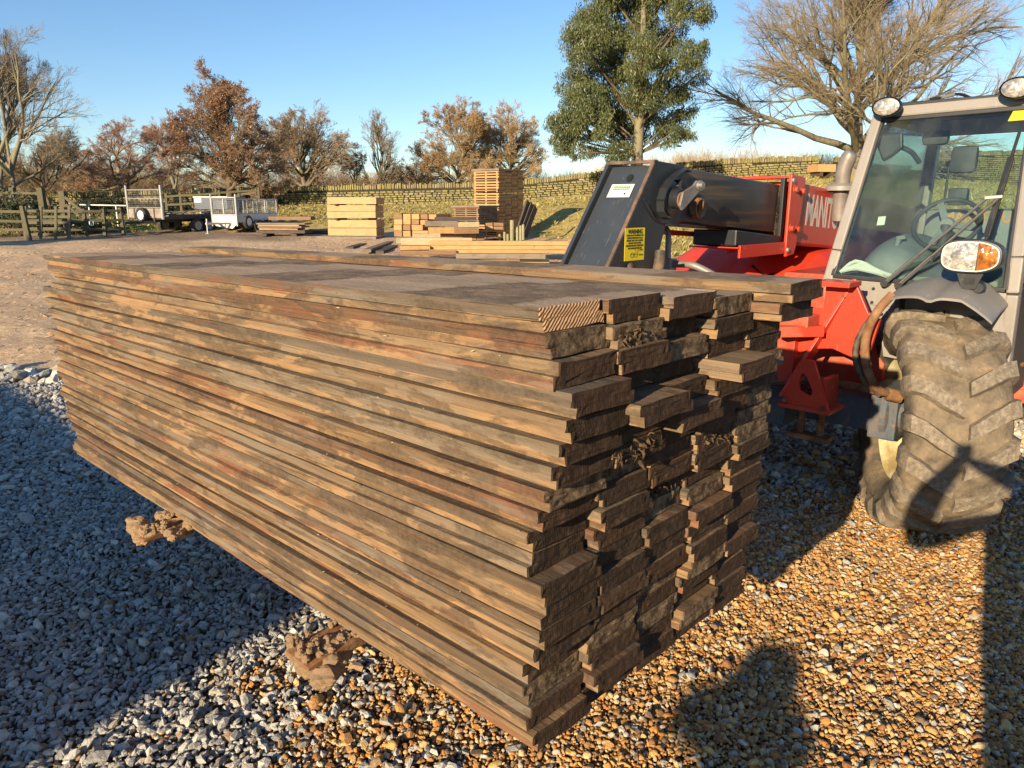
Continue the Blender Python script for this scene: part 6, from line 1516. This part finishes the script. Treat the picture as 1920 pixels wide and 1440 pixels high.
for x in (-.98, -.6, .55, .98): mb = MB(); mb.box(x - .03, x + .03, -.05, -.03, .62, 1.06); mb.build('headboard_strap', M['galv'] if abs(x) > .9 else M['trailerdark'], T1)
for x in (-1.0, 1.0): mb = MB(); mb.box(x - .035, x + .035, -.035, .035, .60, 1.98); mb.build('corner_post', M['galv'], T1)
M['galv'], keep = M['pipe'], M['galv']
mesh_screen(T1, -.96, .96, 0, 0, 1.08, 1.80, .085, 3.0, (1.45,))
M['galv'] = keep
road_wheel(T1, (-.02, -.17, .78), .30, .18, 'spare_wheel', R_(90))
for y in (1.75, 2.4):
    for x in (-.98, .98): road_wheel(T1, (x, y, .31), .31, .19)
mb = MB(); mb.bar((-.45, .1, .50), (0, -1.25, .46), .08, .10); mb.bar((.45, .1, .50), (0, -1.25, .46), .08, .10); mb.bar((0, -1.2, .46), (0, -1.5, .46), .07, .07); mb.build('drawbar', M['trailerdark'], T1)
mb = MB(); mb.tube([(.10, -1.15, .02), (.10, -1.15, .62)], .03, 8); mb.box(.04, .16, -1.21, -1.09, 0, .03); mb.build('prop_stand', M['galv'], T1)
mb = MB(); mb.box(.98, 1.02, .3, 3.5, .68, .80); mb.build('side_rail', M['trailerdark'], T1)
for i, (y, h) in enumerate(((.8, .3), (1.6, .22), (2.5, .28))):
    q = random.Random(i); mb = MB()
    for k in range(8): c_ = Vector((q.uniform(-.6, .6), y + q.uniform(-.4, .4), .72 + q.uniform(0, h))); d_ = Vector((q.uniform(-1, 1), q.uniform(-1, 1), q.uniform(-.1, .2))) * .45; mb.bar(c_ - d_, c_ + d_, .08, .03)
    o = mb.build('offcuts', M['beam_grey']); o.matrix_world = Matrix.Translation(T1.location) @ Matrix.Rotation(R_(-24), 4, 'Z'); tag(o, 'loose offcuts heaped %s on the flatbed trailer' % ('behind the headboard', 'amidships', 'at the tail')[i], kind='stuff')
gB = base(419, 32.3)
T2 = empty('mesh_trailer', (gB.x, gB.y, gB.z), R_(-26)); tag(T2, 'small galvanised trailer with white front panel and mesh sides', 'trailer')
mb = MB(); mb.prism([(-.70, .74), (.70, .74), (.70, .40), (.42, .20), (-.50, .30), (-.70, .42)], 'y', -.02, .02); mb.build('front_panel', M['galvpanel'], T2, bevel=.006)
mb = MB(); mb.box(-.70, .70, 0, 2.4, .42, .48); mb.build('deck', M['trailerdark'], T2)
for x in (-.71, .69): mb = MB(); mb.box(x, x + .02, .02, 2.4, .46, .80); mb.build('side_panel', M['galvpanel'], T2)
mb = MB(); mb.box(-.70, .70, 2.39, 2.41, .46, .80); mb.build('tail_panel', M['galvpanel'], T2)
for x in (-.71, .71): mb = MB(); mb.box(x - .03, x + .03, -.03, .03, .30, 1.62); mb.build('corner_post', M['galv'], T2)
mesh_screen(T2, -.68, .68, 0, 0, .78, 1.48, .075, .7); mesh_screen(T2, .70, .70, .05, 2.4, .82, 1.42, .08, .6); mesh_screen(T2, -.70, -.70, .05, 2.4, .82, 1.42, .08, .6); mesh_screen(T2, -.68, .68, 2.4, 2.4, .82, 1.42, .08, .7)
road_wheel(T2, (.95, .35, .48), .27, .16, 'spare_wheel', R_(8)); 
for y in (1.1, 1.65):
    for x in (-.82, .82): road_wheel(T2, (x, y, .28), .28, .17)
mb = MB(); mb.bar((-.4, .1, .42), (0, -1.0, .42), .07, .08); mb.bar((.4, .1, .42), (0, -1.0, .42), .07, .08); mb.build('drawbar', M['galv'], T2)
mb = MB(); mb.tube([(-.08, -.9, .02), (-.08, -.9, .62)], .028, 8); mb.box(-.15, .03, -.96, -.84, 0, .03); mb.build('prop_stand', M['galv'], T2)
gC = base(395, 36)
T3 = empty('box_trailer', (gC.x, gC.y, gC.z), R_(-6)); tag(T3, 'navy blue box trailer standing behind the two mesh trailers', 'trailer')
mb = MB(); mb.box(-.82, .82, 0, 1.9, .62, 1.18); mb.build('body', M['navy'], T3, bevel=.02); mb = MB(); mb.box(-.84, .84, -.02, 1.92, 1.18, 1.22); mb.build('lid', M['galv'], T3)
mb = MB(); mb.box(-.80, -.45, -.006, 0, .95, 1.14); mb.build('number_plate', M['white'], T3)
for x in (-.8, .8): road_wheel(T3, (x, 1.0, .32), .32, .18)
mb = MB(); mb.bar((0, .2, .55), (0, -1.0, .5), .08, .08); mb.build('drawbar', M['galv'], T3)

# ---- fences, gate and hurdle on the left
def fence(pts, zr, label, ph, pw=.12, name='fence', mat='fence_wood', rw=.10, rt=.035):
    A = [base(*p) for p in pts]; root = empty(name, A[0]); tag(root, label, 'fence'); o0 = A[0]
    for a_ in A: mb = MB(); mb.box(-pw / 2, pw / 2, -pw / 2, pw / 2, -.2, ph + nrs.uniform(-.04, .06)); mb.build('post', M[mat], root, bevel=.01, loc=a_ - o0, rot=(nrs.uniform(-.03, .03), nrs.uniform(-.04, .04), 0))
    for a_, b_ in zip(A, A[1:]):
        for z in zr: mb = MB(); mb.bar(a_ - o0 + Vector((0, -.07, z + nrs.uniform(-.02, .02))), b_ - o0 + Vector((0, -.07, z + nrs.uniform(-.02, .02))), rt, rw); mb.build('rail', M[mat], root, bevel=.004)
    return root
fence([(-70, 29.5), (-15, 29.5), (40, 29.6), (118, 29.8), (155, 30), (190, 30.3), (226, 30.8)], (.28, .62, .98), 'dark mossy post and rail fence along the left side of the yard', 1.1)
fence([(-60, 33.5), (25, 33.5), (84, 33.2)], (1.35, 1.65), 'taller rail fence with heavy posts behind the left fence', 1.9, .2)
fence([(312, 38), (340, 38), (375, 38), (412, 38), (450, 38.2), (486, 38.4)], (.35, .75, 1.15), 'mossy post and rail fence behind the trailers', 1.3)
# leaning hurdle
h0 = base(38, 28.4); HD = empty('hurdle', (h0.x, h0.y, h0.z), R_(-3)); tag(HD, 'wooden hurdle gate leaning against the left fence', 'gate')
for i in range(5): mb = MB(); mb.box(.0, 1.75, -.02, .02, .12 + i * .22, .22 + i * .22); mb.build('board', M['fence_wood'], HD, bevel=.004, rot=(R_(-12), 0, 0))
for x in (.02, .62, 1.20, 1.72): mb = MB(); mb.box(x - .05, x + .05, -.055, -.022, .0, 1.22); mb.build('upright', M['fence_wood'], HD, bevel=.004, rot=(R_(-12), 0, 0))
p_ = base(40, 28.2); mb = MB(); mb.bar((0, 0, -.1), (.28, 0, 1.2) if False else (-.18, .1, 1.22), .13, .13); tag(mb.build('post', M['fence_wood'], loc=p_ + Vector((.25, -.2, 0)), bevel=.01), 'leaning thick post in front of the hurdle gate', 'post')
for i, (px, w) in enumerate(((80, .24), (120, .26))):
    p_ = base(px, 32.6); mb = MB(); mb.box(-w / 2, w / 2, -w / 2, w / 2, -.2, 1.85 - i * .1); tag(mb.build('gate_post', M['fence_wood'], loc=p_, bevel=.02), 'massive wooden gate post, the %s one behind the hurdle' % ('left', 'right')[i], 'post')
p_ = base(126, 32.4)
for i, (dx, z0, z1) in enumerate(((1.0, 1.5, .6), (.85, 1.2, .4))): mb = MB(); mb.bar(p_ + Vector((0, -.1, z0)), p_ + Vector((dx, -.1, z1)), .05, .12); tag(mb.build('brace', M['fence_wood'], bevel=.005), '%s slanting brace board right of the massive gate posts' % ('upper', 'lower')[i], 'brace')
r0 = base(149, 33); RL = empty('metal_rail', r0); tag(RL, 'thin pale metal hand rail left of the grimy trailer', 'rail')
mb = MB(); mb.bar((0, 0, 1.18), (1.9, .2, 1.14), .05, .05); mb.build('rail', M['galv'], RL)
for x in (0., .38, 1.55): mb = MB(); mb.bar((x, .02, 0), (x, .02, 1.16), .04, .04); mb.build('rail_post', M['galv'], RL)
s0 = at(172, 423, 29.6); SG = empty('hydrant_sign', s0); tag(SG, 'small white sign with a black H on the left fence', 'sign')
mb = MB(); mb.prism([(-.085, 0), (.085, 0), (.085, .17), (.03, .215), (-.085, .19)], 'y', -.01, .0); mb.build('plate', M['white'], SG)
text('H', .19, M['ink'], SG, (0, -.013, .095), (R_(90), 0, 0), .9, .008)
# magpie-like speck bird on the evergreen's right, sky
mb = MB(); mb.box(-.05, .05, -.12, .12, -.03, .03); mb.add([(-.3, 0, .06), (0, -.06, 0), (0, .06, 0)], [(0, 1, 2)]); mb.add([(.3, 0, .08), (0, .06, 0), (0, -.06, 0)], [(0, 1, 2)]); tag(mb.build('bird', M['black'], loc=at(1274, 274, 45), rot=(0, .3, .5)), 'tiny dark bird flying right of the evergreen tree', 'bird')

# ---- outside the frame: a container added to throw the shade at the left and the two people whose shadows fall on the gravel
mb = MB(); cl_, cw_, ch = 6.06, 2.44, 2.6
ct = empty('shade_container', (-5.80, -4.80, 0), R_(136.3)); tag(ct, 'unseen green container added to throw shade on the left gravel', 'container')  # made-up container, sized and turned to cast the left shade
for i in range(30):
    x = cl_ * i / 30; w = cl_ / 30
    for y, s in ((0, -1), (cw_, 1)): mb.add([(x, y, .15), (x + w * .3, y, .15), (x + w * .5, y - .036 * s, .15), (x + w * .8, y - .036 * s, .15), (x + w, y, .15), (x, y, ch), (x + w * .3, y, ch), (x + w * .5, y - .036 * s, ch), (x + w * .8, y - .036 * s, ch), (x + w, y, ch)], [(k, k + 1, k + 6, k + 5) for k in range(4)])
mb.build('shade_container_wall', simple('green_shade_container_paint', (.05, .14, .08), .5, dirt=(.2, .1, .05)), ct)
mb = MB(); mb.box(0, cl_, 0, cw_, ch - .02, ch + .05); mb.build('shade_container_roof', M['navy'], ct); mb = MB(); mb.box(0, cl_, .1, cw_ - .1, .0, .15); mb.build('base', M['navy'], ct)
for x in (-.02, cl_ - .03): mb = MB(); mb.box(x, x + .05, 0, cw_, .12, ch); mb.build('shade_container_end', M['navy'], ct)
def skin_person(name, label, joints, edges, loc, rz, jacket, jeans):
    t = NT('clothes_' + name); z = t.sep(t.coord())[2]
    c = t.ramp(z, [(0, (.03, .03, .03)), (.06, jeans), (.53, jacket), (.835, (.48, .30, .22)), (.925, (.10, .06, .04))], 'CONSTANT'); zz = t.math('MULTIPLY', z, 1 / 1.8); 
    r_n = [n_ for n_ in t.t.nodes if n_.type == 'VALTORGB'][-1]; t.l(zz, r_n.inputs[0]); t.done(c, .85)
    me = bpy.data.meshes.new('person'); me.from_pydata([j[:3] for j in joints], edges, []); me.materials.append(t.mat)
    o = link('person', me, None, loc, (0, 0, rz)); md = o.modifiers.new('skin', 'SKIN'); 
    for i, j in enumerate(joints): me.skin_vertices[0].data[i].radius = (j[3], j[4] if len(j) > 4 else j[3])
    me.skin_vertices[0].data[0].use_root = True; sb = o.modifiers.new('sub', 'SUBSURF'); sb.levels = 1; sb.render_levels = 2
    return tag(o, label, 'person')
def body(la, ra, cw=.18):
    # 0 pelvis 1 waist 2 chest 3 neck base 4 neck 5 head 6 crown
    J = [(0, 0, .95, cw * .95, .13), (0, 0, 1.12, cw * .93, .13), (0, 0, 1.34, cw, .13), (0, .0, 1.47, .10, .08), (0, .02, 1.54, .055), (0, .05, 1.63, .085, .10), (0, .04, 1.73, .07, .085),
         (-.10, 0, .86, .10), (-.12, .02, .48, .065), (-.13, -.01, .10, .045), (-.14, .16, .04, .045), (.10, 0, .86, .10), (.12, .02, .48, .065), (.13, -.01, .10, .045), (.14, .16, .04, .045), (-.19, 0, 1.42, .065), (.19, 0, 1.42, .065)]
    E = [(0, 1), (1, 2), (2, 3), (3, 4), (4, 5), (5, 6), (0, 7), (7, 8), (8, 9), (9, 10), (0, 11), (11, 12), (12, 13), (13, 14), (2, 15), (2, 16)]
    for root, arm in ((15, la), (16, ra)):
        prev = root
        for j in arm: J.append(j); E.append((prev, len(J) - 1)); prev = len(J) - 1
        hand = Vector(J[prev][:3]); d = (hand - Vector(J[prev - 1][:3])).normalized(); s_ = d.cross(Vector((0, 0, 1))); s_ = s_.normalized() if s_.length > .1 else Vector((1, 0, 0))
        for k in range(4):
            b_ = hand + s_ * (.030 - .020 * k) + d * .02; L = (.035, .042, .040, .030)[k]
            J.append((*b_, .011)); E.append((prev, len(J) - 1)); J.append((*(b_ + d * L), .009)); E.append((len(J) - 2, len(J) - 1)); J.append((*(b_ + d * L * 1.6 + Vector((0, 0, -.015))), .008)); E.append((len(J) - 2, len(J) - 1))
        b_ = hand + s_ * .045 - d * .01; J.append((*b_, .011)); E.append((prev, len(J) - 1)); J.append((*(b_ + s_ * .015 + d * .03), .009)); E.append((len(J) - 2, len(J) - 1))
    return J, E
LX, LY = .117, -.45
J, E = body([(-.48, .20, 1.24, .085), (-.33, .33, 1.44, .07), (-.19, .39, 1.565, .035)], [(.19, .24, 1.44, .065), (.04, .34, 1.54, .05), (-.08, .40, 1.585, .035)], .21)
J = [tuple([j[0] , j[1], j[2] * 1.03] + list(j[3:])) for j in J]
skin_person('photographer', 'person in a dark jacket and jeans holding up a phone behind the camera', J, E, (LX, LY, 0), 0, (.03, .035, .05), (.05, .07, .13))
mb = MB(); mb.box(-.04, .04, -.014, -.005, 1.625, 1.712); tag(mb.build('phone', M['black'], bevel=.003), 'black phone held up in both hands', 'phone')
J, E = body([(-.31, .02, 1.18, .075), (-.30, .12, .96, .05), (-.29, .15, .88, .035)], [(.31, .02, 1.18, .075), (.30, .12, .96, .05), (.29, .15, .88, .035)], .22)
on_ = skin_person('onlooker', 'unseen person in a green coat, with a wide brimmed hat added for its shadow', J, E, (-2.49, -2.97, 0), -R_(30), (.06, .08, .04), (.06, .05, .04))
mb = MB(); mb.lathe([(1.700, .0), (1.690, .23), (1.698, .24), (1.712, .225), (1.725, .125), (1.80, .115), (1.835, .09), (1.85, .0)], (0, .03, 0), 'z', 28); mb.build('shadow_hat', M['beam_grey'], on_, smooth=True)  # hat added so its brim casts the broad rounded shadow
